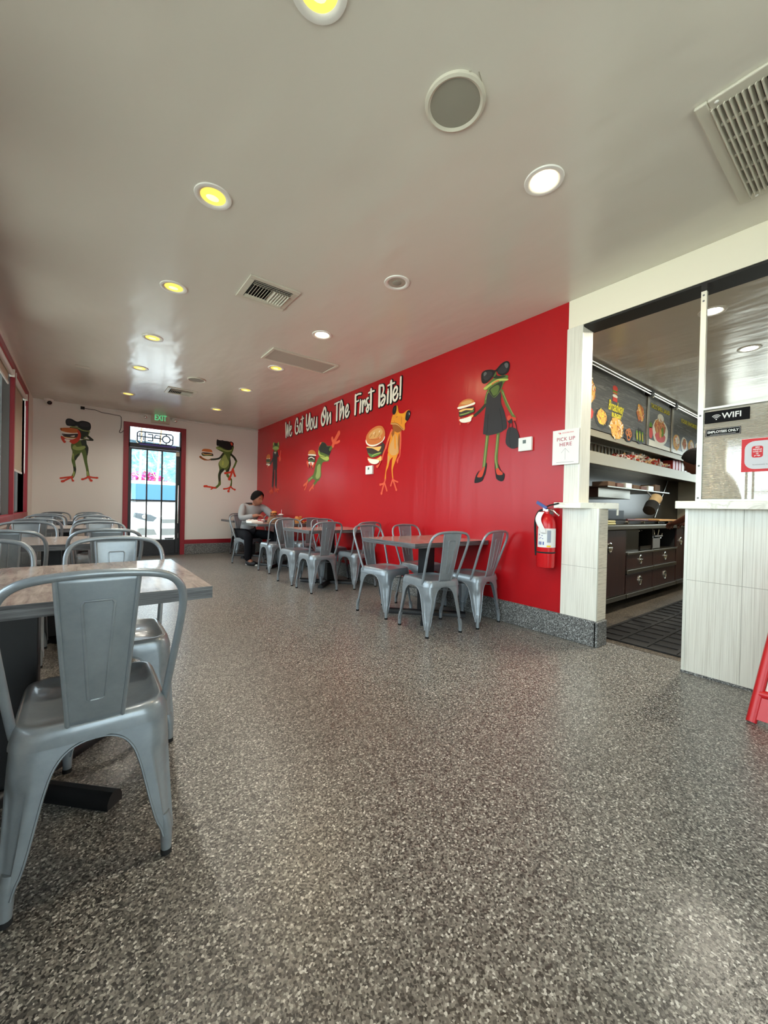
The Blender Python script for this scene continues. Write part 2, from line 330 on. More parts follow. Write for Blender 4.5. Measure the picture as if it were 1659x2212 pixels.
# kitchen shell
struct(obj('floor_kitchen', B(XR+.2, 9.6, YB, 2.7, -.01, .0012), m_kfloor, smooth=0))
m_kwall = wall_mat('kitchen wall paint', srgb(226, 214, 186), .5)
struct(obj('wall_kitchen_back', B(XR+.155, 9.6, 2.72, 2.84, 0, H), m_steeld, smooth=0))
struct(obj('wall_kitchen_end', MB().box(9.6, 9.75, YB-.12, 2.84, 0, .95).box(9.6, 9.75, YB-.12, 2.84, 2.35, H).box(9.6, 9.75, 2.0, 2.84, .95, 2.35).box(9.6, 9.75, YB-.12, -2.0, .95, 2.35), m_kwall, smooth=0))
w = struct(thing('window_10', None, None)); obj('window_frame', MB().box(9.62, 9.68, -2.0, 2.0, .95, 1.0).box(9.62, 9.68, -2.0, 2.0, 2.3, 2.35).box(9.62, 9.68, -.68, -.62, 1.0, 2.3).box(9.62, 9.68, .62, .68, 1.0, 2.3), m_grey, w, 0)
obj('glass', B(9.645, 9.65, -2.0, 2.0, 1.0, 2.3), m_glass, w, 0)
struct(obj('wall_kitchen_front', B(XR+.15, 9.6, YB-.12, YB, 0, H), m_kwall, smooth=0))
# service counter on the right
mb = MB().box(XR, XR+.3, YB, .815, .012, 1.04, 0)
for y in (.541, -.06, -.66, -1.26, -1.86): mb.box(XR-.0008, XR+.01, y-.0015, y+.0015, .02, 1.04, 1)
mb.box(XR-.0008, XR+.01, YB, .815, .590, .593, 1)
struct(obj('wall_counter', mb, [m_tile, MATS['grout']], smooth=0))
struct(obj('trim_7', MB().box(XR-.004, XR+.012, .806, .822, .012, 1.04), m_trimw, smooth=0))
struct(obj('trim_8', MB().box(XR-.075, XR+.42, YB, .858, 1.04, 1.088), m_quartz, smooth=0, bevel=.004))
struct(obj('baseboard_counter', B(XR-.008, XR+.3, YB, .825, 0, .014), m_cove, smooth=0))
# small post and translucent screen above the counter
t = thing('counter_screen', 'ribbed translucent plastic screen in a white metal frame standing on the white counter', 'screen', (XR, 0, 1.088))
obj('post', MB().box(-.014, .014, .742, .770, 0, 1.30), m_trimw, t, 0)
obj('post_sleeve', B(-.013, .015, .741, .771, 1.30, 1.348), m_header, t, 0)
for z in (.02, .22, .53, 1.24, 1.275): obj('screw', MB().ball((-.0145, .757, z), (.003, .006, .006), 8), m_grey, t)
obj('panel', B(-.004, .004, YB+.01, .742, .012, .562), m_poly, t, 0)
obj('top_rail', B(-.012, .012, YB+.01, .742, .562, .574), m_trimw, t, 0); obj('bottom_rail', B(-.012, .012, YB+.01, .742, 0, .012), m_trimw, t, 0)

# ------------------------------------------------------------------ windows on the left
for i in range(len(MULL)-1):
    a, c = MULL[i], MULL[i+1]; w = struct(thing('window_%d' % (i+1), None, None))
    lo = a+(.0 if i == 0 else .035); hi = c-(.0 if i == len(MULL)-2 else .035)
    fr = MB().box(XL-.03, XL+.012, a-.035 if i else a-.06, a+.035, WZ0-.02, WZ1+.03).box(XL-.03, XL+.012, a, c, WZ1-.03, WZ1+.045).box(XL-.05, XL+.02, a, c, WZ0-.05, WZ0+.035)
    if i == len(MULL)-2: fr.box(XL-.03, XL+.012, c-.02, c+.06, WZ0-.05, WZ1+.045)
    obj('window_frame', fr, m_redtrim, w, 0, bevel=.004)
    sash = MB().box(XL-.13, XL-.09, lo, lo+.05, WZ0, WZ1).box(XL-.13, XL-.09, hi-.05, hi, WZ0, WZ1).box(XL-.13, XL-.09, lo, hi, WZ1-.07, WZ1).box(XL-.13, XL-.09, lo, hi, WZ0, WZ0+.05).box(XL-.18, XL-.03, lo-.02, lo, WZ0, WZ1).box(XL-.18, XL-.03, hi, hi+.02, WZ0, WZ1).box(XL-.18, XL-.03, lo, hi, WZ0-.01, WZ0)
    obj('sash', sash, m_grey, w, 0); obj('glass', B(XL-.112, XL-.108, lo+.04, hi-.04, WZ0+.04, WZ1-.06), m_glass, w, 0)
m_blind = mat('beige roller blind', srgb(196, 186, 164), .8)
for k, (a, c, zb, lab) in enumerate([(6.44, 7.62, 1.40, 'beige roller blind half lowered in the window nearest the far corner'), (5.05, 6.27, 2.36, 'roller blind rolled up at the top of the second window from the far corner')]):
    t = thing('roller_blind', lab, 'blind', (XL-.012, a, 2.47), 0, 'roller blinds in the side windows')
    obj('tube', MB().tube([(0, 0, 0), (0, c-a, 0)], .026, 16), m_white, t)
    obj('bracket', B(-.02, .03, -.012, 0, -.04, .05), m_trimw, t); obj('bracket', B(-.02, .03, c-a, c-a+.012, -.04, .05), m_trimw, t)
    obj('fabric', B(-.026, -.024, .02, c-a-.02, zb-2.47, 0), m_blind, t, 0)
    obj('bottom_bar', B(-.032, -.018, .02, c-a-.02, zb-2.47-.025, zb-2.47), m_white, t, 0)
    if k == 0:
        pts = [(.0, c-a+.03, 0)]+[(.0, c-a+.03+.0*i, -.1*i) for i in range(1, 11)]+[(.0, c-a+.045, -1.06), (.0, c-a+.07, -1.08), (.0, c-a+.09, -1.05)]+[(.0, c-a+.09, -1.0+.1*i) for i in range(0, 10)]
        obj('chain', MB().tube(pts, .003, 6), m_white, t)

# ------------------------------------------------------------------ door at the far end
d = struct(thing('door_1', None, None, (0, YF, 0)))
obj('casing', MB().box(DX0, DX0+.082, -.02, .03, 0, DZ).box(DX1-.082, DX1, -.02, .03, 0, DZ).box(DX0+.082, DX1-.082, -.02, .03, DZ-.075, DZ), m_redtrim, d, 0, bevel=.004)
fi0, fi1 = DX0+.082, DX1-.082
obj('frame', MB().box(fi0, fi0+.02, .0, .09, 0, DZ-.075).box(fi1-.02, fi1, .0, .09, 0, DZ-.075).box(fi0, fi1, .0, .09, 2.035, 2.115), m_black, d, 0)
obj('transom_glass', B(fi0+.02, fi1-.02, .045, .05, 2.115, DZ-.075), m_dimglass, d, 0)
lf = MB().box(fi0+.02, .712, .02, .065, .03, 2.03).box(1.449, fi1-.02, .02, .065, .03, 2.03).box(.712, 1.449, .02, .065, 2.0, 2.03).box(.712, 1.449, .02, .065, .03, .305)
lf.box(.948, .972, .025, .06, .305, 2.0).box(1.196, 1.222, .025, .06, .305, 2.0).box(.712, 1.449, .025, .06, 1.045, 1.068)
obj('leaf', lf, m_black, d, 0, bevel=.002)
obj('leaf_glass', B(.712, 1.449, .041, .045, .305, 2.0), m_glass, d, 0)
obj('handle', MB().tube([(1.485, .02, 1.0), (1.485, -.04, 1.0), (1.485, -.04, 1.0)], .008, 8).tube([(1.485, -.04, .62), (1.485, -.04, 1.36)], .012, 10).tube([(1.485, .02, .66), (1.485, -.04, .66)], .008, 8).tube([(1.485, .02, 1.32), (1.485, -.04, 1.32)], .008, 8), m_chrome, d)
obj('closer', MB().box(1.44, 1.50, -.02, .02, 1.93, 2.01), mat('tan metal', srgb(190, 176, 156), .5), d, 0)
obj('hinge', MB().box(1.49, 1.505, -.006, .02, .33, .42).box(1.49, 1.505, -.006, .02, 1.05, 1.14), m_grey, d, 0)
struct(obj('trim_9', B(DX0, DX1, YF-.01, YF+.1, 0, .03), m_black, smooth=0))
# neon sign hanging behind the transom glass, seen from its back
m_neon = mat('unlit neon tube', srgb(34, 42, 56), .5); m_neonb = mat('blue neon sticker', srgb(98, 88, 176), .5)
t = thing('open_sign', 'unlit OPEN window sign seen mirrored behind the glass above the far door', 'sign', (0, YF+.075, 0))
mb = MB(); r = .0095
X0, X1, Z0, Z1 = .80, 1.395, 2.135, 2.345; cr = .03
rect = [(X0+cr, Z0), (X1-cr, Z0), (X1, Z0+cr), (X1, Z1-cr), (X1-cr, Z1), (X0+cr, Z1), (X0, Z1-cr), (X0, Z0+cr)]
mb.tube([(x, 0, z) for x, z in rect], r, 8, closed=True)
zm = 2.245
for a, c in [((X0, zm+.01), (1.215, zm)), ((1.345, zm), (X1, zm)), ((1.28, 2.31), (1.28, Z1)), ((1.28, Z0), (1.28, 2.18)), ((.925, Z0), (.925, Z1))]: mb.tube([(a[0], 0, a[1]), (c[0], 0, c[1])], r*.85, 8)
obj('border', mb, m_neon, t)
obj('letter', MB().tube([(1.28+.065*cos(2*pi*k/24), 0, zm+.065*sin(2*pi*k/24)) for k in range(24)], r, 8, closed=True), m_neon, t)
obj('letter', MB().tube([(1.175, 0, 2.19), (1.175, 0, 2.30), (1.10, 0, 2.305), (1.085, 0, 2.29), (1.085, 0, 2.262), (1.10, 0, 2.25), (1.17, 0, 2.25)], r*.85, 8), m_neon, t)
mb = MB().tube([(1.05, 0, 2.19), (1.05, 0, 2.31)], r*.85, 8)
for z in (2.31, 2.25, 2.19): mb.tube([(1.05, 0, z), (.97, 0, z)], r*.85, 8)
obj('letter', mb, m_neon, t)
obj('letter', MB().tube([(.90, 0, 2.19), (.90, 0, 2.315), (.84, 0, 2.20), (.84, 0, 2.31)], r*.85, 8), m_neon, t)
tag(obj('window_strip', B(.83, 1.44, YF-.002, YF+.001, 2.085, 2.118), m_neonb, smooth=0), 'narrow purple printed strip stuck across the black bar below the mirrored sign', 'sticker')
# ------------------------------------------------------------------ outside
m_ground = wall_mat('sunlit concrete', srgb(206, 200, 188), .9)
tag(obj('ground_outside', B(-30, 40, -30, 60, -.35, -.16), m_ground, smooth=0), kind='structure')
struct(obj('ground_step', B(-.2, 2.4, YF+.12, YF+1.6, -.16, -.01), m_ground, smooth=0))
tag(obj('sun_block_roof', B(-1.2, 3.4, YB-1.9, YB-.2, 2.62, 2.8), m_cream, smooth=0), kind='structure')  # unseen overhang added to keep direct sun out of the back glazing
def leaf_mass(name, label, cat, c, r, n, mats, size, seed, shape=None, group=None):
    R = random.Random(seed); mb = MB()
    for i in range(n):
        while True:
            p = Vector((R.uniform(-1, 1), R.uniform(-1, 1), R.uniform(-1, 1)))
            if p.length < 1 and (p.length > .55): break
        q = Vector((c[0]+p.x*r[0], c[1]+p.y*r[1], c[2]+p.z*r[2])); a = Vector((R.gauss(0, 1), R.gauss(0, 1), R.gauss(0, 1))).normalized(); bb = a.orthogonal().normalized()*size*R.uniform(.5, 1.2); cc = a.cross(bb).normalized()*size*R.uniform(.3, .8)
        mb.add([q-bb, q-cc, q+bb, q+cc], [(0, 1, 2, 3)], R.randrange(len(mats)))
    o = obj(name, mb, mats, smooth=0); return tag(o, label, cat, group)
m_pk = [mat('bougainvillea bract', srgb(190, 16, 140), .7), mat('bougainvillea bract deep', srgb(150, 10, 100), .7), mat('bougainvillea leaf', srgb(150, 60, 70), .8)]
leaf_mass('bougainvillea_bush', 'magenta flowering bush behind the white car outside the door', 'bush', (1.85, 17.2, 1.0), (1.1, .5, 1.2), 6000, m_pk, .055, 3)
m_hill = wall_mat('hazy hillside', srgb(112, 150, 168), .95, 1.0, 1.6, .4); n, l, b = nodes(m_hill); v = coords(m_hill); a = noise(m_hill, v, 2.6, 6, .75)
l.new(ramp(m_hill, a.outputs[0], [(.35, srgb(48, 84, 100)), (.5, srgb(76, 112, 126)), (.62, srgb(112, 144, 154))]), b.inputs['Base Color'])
def hill(u, v):
    x = -12+u*34; return (x, 27+4*v+sin(x*.7)*.6, -.3+5.2*v+.4*sin(x*.35+1)*v)
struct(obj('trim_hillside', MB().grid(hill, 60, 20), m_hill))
m_bark = mat('pale bark', srgb(214, 190, 160), .9)
for nm, x, y, hh, lean, lab in [('tree', 1.56, 16.1, 4.2, .03, 'slim pale tree trunk left of the door pane bars outside'), ('tree', 2.02, 16.2, 4.2, .12, 'slim pale forked tree trunk behind the middle panes outside')]:
    mb = MB().tube([(x, y, -.2), (x+lean*.4, y, 1.2), (x+lean, y, 2.2), (x+lean*2, y, hh)], [.05, .04, .035, .02], 8)
    for k in range(6): z = 1.6+k*.28; s = -1 if k % 2 else 1; mb.tube([(x+lean, y, z), (x+lean+s*.12, y, z+.12), (x+lean+s*.2, y, z+.34)], [.016, .012, .006], 6)
    tag(obj(nm, mb, m_bark), lab, 'tree', 'slim trees outside the far door')
struct(obj('wall_garden', B(2.3, 14, 18.4, 18.55, -.2, 1.75), mat('pale pink garden wall', srgb(236, 206, 204), .9), smooth=0))
m_hedge = [mat('hedge leaf', srgb(70, 88, 66), .8), mat('hedge leaf pale', srgb(112, 124, 100), .8)]
leaf_mass('hedge', 'grey green hedge seen through the side windows', 'hedge', (-2.6, 16.5, .8), (1.2, 6, 1.3), 4000, m_hedge, .16, 5)
# ---- parked car, nose towards the door
def car():
    t = thing('parked_car', 'white car parked outside with its nose towards the far glass door', 'car', (1.86, 10.75, -.16), radians(8)); t.scale = (1.04, 1, 1.12)
    wd = .90
    prof = [(0, .30), (-.02, .52), (.02, .74), (.10, .86), (.55, .98), (1.10, 1.06), (1.25, 1.10), (1.78, 1.52), (2.1, 1.60), (3.1, 1.60), (3.8, 1.48), (4.2, 1.05), (4.35, .6), (4.3, .3)]
    def body(u, v):
        i = u*(len(prof)-1); k = min(int(i), len(prof)-2); f = i-k; y = prof[k][0]*(1-f)+prof[k+1][0]*f; z = prof[k][1]*(1-f)+prof[k+1][1]*f
        s = v*2-1; nar = .80 if z > 1.08 else 1; x = wd*s*(nar+(1-nar)*max(0, min(1, (1.12-z)/.1)) if z > 1.05 else 1)
        y += .20*abs(s)**3*(1 if y < .6 else 0); z -= .05*abs(s)**4
        return (x, y, z)
    mb = MB().grid(body, 53, 21); P = [(y, z) for y, z in prof]
    for s in (-1, 1):
        vs = [(s*wd*(.8 if z > 1.08 else 1), y+(.2 if y < .6 else 0), z-.05) for y, z in P]; tri = tessellate_polygon([[Vector((a, b, 0)) for _, a, b in vs]]); mb.add(vs, [tuple(q) for q in tri])
    obj('body', mb, mat('white car paint', srgb(232, 234, 236), .25, coat=.5), t, 50)
    m_cg = mat('car glass', srgb(40, 78, 112), .2, spec=.15)
    obj('windscreen', MB().add([(-.68, 1.24, 1.10), (.68, 1.24, 1.10), (.58, 1.74, 1.50), (-.58, 1.74, 1.50)], [(0, 1, 2, 3)]), m_cg, t, 0, solid=.012)
    for s in (-1, 1):
        obj('side_window', MB().add([(s*.735, 1.5, 1.10), (s*.735, 3.5, 1.12), (s*.728, 3.2, 1.48), (s*.728, 1.95, 1.48)], [(0, 1, 2, 3)]), m_cg, t, 0, solid=.012)
        h = obj('headlight', MB().prism([(.36, .70), (.56, .80), (.86, .84), (.88, .74), (.60, .66), (.42, .64)], -.02, .10, 0, Matrix(((s, 0, 0, 0), (0, 0, 1, .06), (0, 1, 0, 0), (0, 0, 0, 1)))), mat('headlight', srgb(78, 88, 98), .15, spec=.8) if s < 0 else MATS['headlight'], t, 30)
        obj('lens', MB().ball((s*.68, .035, .755), (.05, .02, .045), 12), m_chrome, h)
        obj('air_intake', MB().box(min(s*.42, s*.80), max(s*.42, s*.80), .015, .14, .37, .49), m_grey, t, 0)
        for y in (.85, 3.45): obj('wheel', MB().tube([(s*.74, y, .32), (s*.92, y, .32)], .32, 24).tube([(s*.92, y, .32), (s*.925, y, .32)], .2, 16), m_rubber, t)
        obj('mirror', MB().ball((s*.93, 1.35, 1.06), (.10, .06, .07), 10), MATS['white car paint'], t)
    obj('cowl', B(-.70, .70, 1.12, 1.25, 1.075, 1.10), m_rubber, t, 0)
    obj('grille', MB().box(-.33, .33, -.028, .06, .62, .70), m_grey, t, 0); obj('lower_grille', MB().box(-.36, .36, -.03, .06, .36, .50), m_grey, t, 0)
    obj('bumper', MB().box(-.86, .86, .015, .25, .51, .56), mat('car bumper', srgb(206, 204, 196), .4), t, 0, bevel=.02)
    return t
car()
# ------------------------------------------------------------------ chairs
def perim(z, hx, hy, r, cxs, cys, a):
    """point on a rounded rectangle, a metres of arc away from the middle of the corner in quadrant (cxs, cys)"""
    q = pi*r/4
    if abs(a) <= q:
        th = pi/4 + a/r; return (cxs*(hx-r+r*cos(th)), cys*(hy-r+r*sin(th)))
    if a > 0: return (cxs*(hx-r-(a-q)), cys*hy)
    return (cxs*hx, cys*(hy-r-(-a-q)))
def lerp_tab(t, x):
    for (a, fa), (b, fb) in zip(t, t[1:]):
        if a >= x >= b: return fa+(fb-fa)*(a-x)/(a-b)
    return t[-1][1] if x < t[-1][0] else t[0][1]
HXT = [(.45, .163), (.40, .172), (.33, .176), (0, .186)]
HYT = [(.45, .178), (.40, .187), (.33, .193), (0, .215)]
WT = [(.3835, .158), (.3832, .149), (.3822, .140), (.3805, .1315), (.378, .1235), (.3745, .1155), (.370, .108), (.364, .1005), (.357, .0940), (.348, .0880), (.338, .0825), (.325, .0770), (.31, .0720), (.292, .0675), (.272, .0635), (.24, .058), (.2, .052), (.15, .044), (.11, .036), (.085, .026), (.06, .0215), (0, .021)]
def leg_mesh(sx, sy):
    mb = MB(); zs = [.392, .3835, .3832, .3822, .3805, .378, .3745, .370, .364, .357, .348, .338, .325, .31, .292, .272, .25, .22, .19, .16, .13, .105, .09, .075, .06]
    nt = 25; vs = []
    for z in zs:
        hx, hy = lerp_tab(HXT, z), lerp_tab(HYT, z); r = .055 if z > .3 else .055-.032*(.3-z)/.24; q = pi*r/4
        lx, ly = hx-r+q, hy-r+q
        w0 = lerp_tab(WT, z); q_ = max(0, min(1, (w0-.078)/.08)); wx = w0+(lx-.158)*q_; wy = w0+(ly-.158)*q_
        if z > .383: wx, wy = lx, ly
        for k in range(nt):
            t = k/(nt-1)*2-1; a = t*(wx if t > 0 else wy)
            x, y = perim(z, hx, hy, r, sx, sy, a)
            rec = max(0, min(1, (.315-z)/.03))*max(0, min(1, (z-.085)/.03))*max(0, 1-abs(t/.48)**4)*.009
            x -= sx*rec*.7; y -= sy*rec*.7
            vs.append((x, y, z))
    fs = []
    for j in range(len(zs)-1):
        for k in range(nt-1):
            a = j*nt+k; fs.append((a, a+1, a+nt+1, a+nt) if sx*sy > 0 else (a+nt, a+nt+1, a+1, a))
    mb.add(vs, fs)
    for k in (0, nt-1):   # rolled edge of the pressed sheet
        mb.tube([vs[j*nt+k] for j in range(1, len(zs))], .0032, 6)
    cx, cy = sx*(.186-.018), sy*(.215-.018)
    mb.tube([(cx-sx*.008, cy-sy*.006, .115), (cx-sx*.001, cy-sy*.001, .075), (cx, cy, .012)], [.0165, .0165, .0135], 12)
    return mb, (cx, cy)
def seat_mesh():
    mb = MB(); n = 64
    def ring(k, hx, hy, r, bulge, z):
        out = []
        L = []
        for (sx, sy) in ((1, 1), (-1, 1), (-1, -1), (1, -1)):
            m = n//4
            for i in range(m):
                f = i/m
                q = pi*r/4; lx, ly = hx-r+q, hy-r+q
                a = (-ly+(lx+ly)*f) if sx*sy > 0 else (lx-(lx+ly)*f)
                x, y = perim(z, hx, hy, r, sx, sy, a)
                if y < 0: y -= bulge*(1-(x/hx)**2)*(-y/hy)**2
                out.append((x, y, z-(.006*(y/hy)**2 if z > .43 else 0)))
        return out
    rings = [ring(0, .176, .190, .055, .010, .388), ring(0, .172, .188, .055, .012, .41), ring(0, .167, .184, .055, .014, .432), ring(0, .160, .178, .052, .014, .4435), ring(0, .153, .171, .048, .014, .446), ring(0, .141, .159, .04, .014, .4445), ring(0, .134, .152, .036, .014, .437), ring(0, .09, .10, .03, .01, .4355), ring(0, .03, .03, .02, 0, .4355)]
    vs = [p for r in rings for p in r]; fs = []
    for j in range(len(rings)-1):
        for k in range(n): fs.append((j*n+k, j*n+(k+1) % n, (j+1)*n+(k+1) % n, (j+1)*n+k))
    fs.append(tuple((len(rings)-1)*n+k for k in range(n)))
    return mb.add(vs, fs)
def back_path():
    half = [(.166, -.118, .405), (.171, -.135, .45), (.182, -.175, .56), (.192, -.215, .67), (.193, -.240, .735), (.182, -.256, .778), (.155, -.267, .806), (.115, -.274, .819), (.06, -.278, .825), (0, -.280, .827)]
    P = half+[(-x, y, z) for x, y, z in half[::-1][1:]]
    return smooth_curve(P, False, 4)
def splat_mesh():
    mb = MB(); zt, zb = .822, .428
    nu, nv = 25, 25
    def ctr(v): # v 0 bottom 1 top
        z = zb+(zt-zb)*v; y = -.190-.088*v**.85; return y, z
    def fn(u, v):
        y, z = ctr(v); hw = .058+.026*v; x = (u*2-1)*hw
        y -= .010*(1-(u*2-1)**2)*(v*(1-v)*2+.3)
        # pressed trapezoid
        zz = z; e = 0
        hw2 = .024+.030*max(0, (zz-.49))/.2
        inz = max(0, min(1, (zz-.492)/.007))*max(0, min(1, (.725-zz)/.007)); inx = max(0, min(1, (hw2*.74-abs(x))/.005))
        e = .0045*inz*inx
        return (x, y, z)
    mb.grid(fn, 21, 25)
    for u in (0, 1): mb.tube([fn(u, k/16) for k in range(17)], .0048, 8)
    tr_ = [(-.013, .495), (.013, .495), (.018, .50), (.033, .752), (.028, .760), (-.028, .760), (-.033, .752), (-.018, .50)]
    pth = []
    for (xa, za), (xb, zb_) in zip(tr_, tr_[1:]+tr_[:1]):
        m_ = 8 if abs(za-zb_) > .1 else 2
        for q in range(m_):
            x, z = xa+(xb-xa)*q/m_, za+(zb_-za)*q/m_; v = (z-zb)/(zt-zb); hw = .058+.026*v; p = fn((x/hw+1)/2, v); pth.append((p[0], p[1]-.0006, p[2]))
    mb.tube(pth, .0026, 8, closed=True)
    return mb
chair_parts = {}
def make_chair(label, loc, rz, group):
    t = thing('metal_chair', label, 'chair', loc, rz, group)
    obj('seat', seat_mesh(), m_chair, t, 50)
    for sx, sy in ((1, 1), (-1, 1), (-1, -1), (1, -1)):
        mb, c = leg_mesh(sx, sy); lg = obj('leg', mb, m_chair, t, 60); 
        obj('foot_cap', MB().tube([(c[0], c[1], 0), (c[0], c[1], .014)], .0145, 12), m_rubber, lg)
    obj('back_frame', MB().tube(back_path(), .0105, 12), m_chair, t, 80)
    obj('backrest', splat_mesh(), m_chair, t, 35, solid=.0018)
    obj('cross_brace', MB().tube([(-.150, -.165, .335), (0, 0, .345), (.150, .165, .335)], .004, 8).tube([(.150, -.165, .335), (0, 0, .338), (-.150, .165, .335)], .004, 8), m_chair, t)
    return t
GL, GR = 'grey metal chairs along the window side', 'grey metal chairs along the red wall'
rows = ['the nearest', 'the second', 'the third', 'the fourth']
T1 = 'table on the window side'
chairs = [
 ((.035, 1.455), 0, 'large grey metal chair in the left foreground with its back to the camera', GL),
 ((-.43, 1.455), 0, 'grey metal chair beside the foreground one, cut off by the left picture edge', GL),
 ((.135, 2.045), pi, 'grey metal chair facing us across the nearest wood table, aisle side', GL),
 ((-.36, 2.065), pi, 'grey metal chair facing us across the nearest wood table, window side', GL),
 ((.125, 3.315), 0, 'grey metal chair at the near side of the second window table, aisle side', GL),
 ((-.36, 3.30), 0, 'grey metal chair at the near side of the second window table, window side', GL),
 ((.12, 3.965), pi, 'grey metal chair at the far side of the second window table, aisle side', GL),
 ((-.355, 3.985), pi, 'grey metal chair at the far side of the second window table, window side', GL),
 ((.12, 5.20), 0, 'grey metal chair at the near side of the third window table, aisle side', GL),
 ((-.35, 5.22), 0, 'grey metal chair at the near side of the third window table, window side', GL),
 ((.12, 5.87), pi, 'grey metal chair at the far side of the third window table, aisle side', GL),
 ((-.36, 5.88), pi, 'grey metal chair at the far side of the third window table, window side', GL),
 ((.10, 7.10), 0, 'grey metal chair at the near side of the last window table, aisle side', GL),
 ((-.36, 7.12), 0, 'grey metal chair at the near side of the last window table, window side', GL),
 ((.10, 7.80), pi, 'grey metal chair between the last window table and the far wall, aisle side', GL),
 ((-.34, 7.82), pi, 'grey metal chair between the last window table and the far wall, window side', GL),
 ((2.325, 2.375), radians(-7), 'grey metal chair at the near side of the first red wall table, aisle side', GR),
 ((2.80, 2.345), radians(6), 'grey metal chair at the near side of the first red wall table, against the wall', GR),
 ((2.33, 3.005), pi+radians(7), 'grey metal chair at the far side of the first red wall table, aisle side', GR),
 ((2.82, 3.02), pi, 'grey metal chair at the far side of the first red wall table, against the wall', GR),
 ((2.27, 4.275), 0, 'grey metal chair at the near side of the second red wall table, aisle side', GR),
 ((2.80, 4.22), radians(4), 'grey metal chair at the near side of the second red wall table, against the wall', GR),
 ((2.26, 4.82), pi+radians(3), 'grey metal chair at the far side of the second red wall table, aisle side', GR),
 ((2.80, 4.86), pi, 'grey metal chair at the far side of the second red wall table, against the wall', GR),
 ((2.35, 5.80), radians(3), 'grey metal chair opposite the seated man, aisle side', GR),
 ((2.83, 5.80), 0, 'grey metal chair opposite the seated man, against the red wall', GR),
 ((2.29, 6.83), pi+radians(22), 'grey metal chair the man in the grey sweater sits on', GR),
 ((2.87, 6.90), pi, 'grey metal chair beside the seated man, against the red wall', GR),
 ((2.60, 8.14), pi, 'grey metal chair standing behind the seated man by the far wall', GR)]
c0 = make_chair(chairs[0][2], (*chairs[0][0], 0), chairs[0][1], chairs[0][3])
for (xy, rz, lab, grp) in chairs[1:]: dup(c0, (*xy, 0), rz, lab, grp)
# ------------------------------------------------------------------ tables
def make_table(label, loc, wd, dp, px, group):
    t = thing('dining_table', label, 'table', loc, 0, group); h = .722
    mb = MB().box(0, wd, -dp/2, dp/2, h-.040, h-.0008, 0).box(.001, wd-.001, -dp/2+.001, dp/2-.001, h-.0008, h, 1)
    obj('tabletop', mb, [m_edge, m_top], t, 0)
    obj('post', B(px-.055, px+.055, -.055, .055, .05, h-.045), m_black, t, 0, bevel=.004)
    obj('mounting_plate', B(px-.18, px+.18, -.18, .18, h-.052, h-.041), m_black, t, 0)
    mb = MB(); pr = [(-.030, 0), (-.030, .022), (-.021, .040), (-.009, .048), (.009, .048), (.021, .040), (.030, .022), (.030, 0)]
    for a in (45, 135):
        for s in (0, 180):
            M = Matrix.Translation((px, 0, 0)) @ Matrix.Rotation(radians(a+s), 4, 'Z') @ Matrix(((0, 0, 1, 0), (1, 0, 0, 0), (0, 1, 0, 0), (0, 0, 0, 1)))
            mb.prism(pr, .02, .375, 0, M)
    obj('foot_cross', mb, m_black, t, 30)
    return t
GTL, GTR = 'wood laminate tables along the windows', 'wood laminate tables along the red wall'
t0 = make_table('grey wood laminate table in the left foreground behind the large chair', (XL+.03, 1.82, 0), .985, .80, .46, GTL)
t1 = make_table('second grey wood laminate table along the windows counting from the camera', (XL+.03, 3.65, 0), .93, .75, .46, GTL)
dup(t1, (XL+.03, 5.545, 0), 0, 'third grey wood laminate table along the windows counting from the camera')
dup(t1, (XL+.03, 7.45, 0), 0, 'grey wood laminate table along the windows closest to the far wall')
t2 = make_table('wood laminate table beside the red wall nearest the kitchen opening', (2.115, 2.715, 0), .925, .752, .485, GTR)
dup(t2, (2.11, 4.56, 0), 0, 'wood laminate table at the red wall, second from the kitchen opening')
dup(t2, (2.11, 6.27, 0), 0, 'wood laminate table at the red wall where the man in grey is eating')
dup(t2, (2.17, 7.72, 0), 0, 'wood laminate table beside the red wall behind the seated man, by the far wall')
# ------------------------------------------------------------------ ceiling fittings
def downlight(x, y, kind, label, group='recessed ceiling lights', trim=m_white):
    t = thing('ceiling_light', label, 'ceiling light', (x, y, H), 0, group)
    R = .095
    obj('trim_ring', MB().lathe([(R, 0), (R-.002, -.006), (R-.016, -.008), (R-.03, -.003), (R-.031, -.001)], 40), trim, t, 60)
    lens = {'on': m_lampon, 'yellow': m_lampyel, 'off': mat('unlit lens', srgb(176, 172, 158), .6) if 'unlit lens' not in MATS else MATS['unlit lens'], 'kitchen': m_lampk}[kind]
    obj('lens', MB().lathe([(R-.03, -.0015), (.03, -.0020), (0, -.0020)], 32), lens, t, 0)
    if kind == 'yellow': obj('lamp_core', MB().ball((0, .012, -.002), (.034, .024, .003), 16), m_lampyelcore, t)
    if kind == 'off': obj('bulb', MB().ball((0, 0, -.002), (.034, .034, .006), 14), MATS['speaker grille'] if 'speaker grille' in MATS else mat('speaker grille', srgb(150, 148, 136), .8), t)
    if kind == 'on': lamp('lamp', 'AREA', 5, (1, .74, .42), (0, 0, -.012), (0, 0, -1), .12, parent=t, shape='DISK')
    if kind == 'yellow':
        q = lamp('lamp', 'SPOT', 38, (1, .93, .80), (0, .012, -.006), (0, 0, -1), parent=t); q.data.shadow_soft_size = .02; q.data.spot_size = radians(150); q.data.spot_blend = .6
    if kind == 'kitchen': lamp('lamp', 'AREA', 24, (1, .93, .78), (0, 0, -.012), (0, 0, -1), .13, parent=t, shape='DISK')
    return t
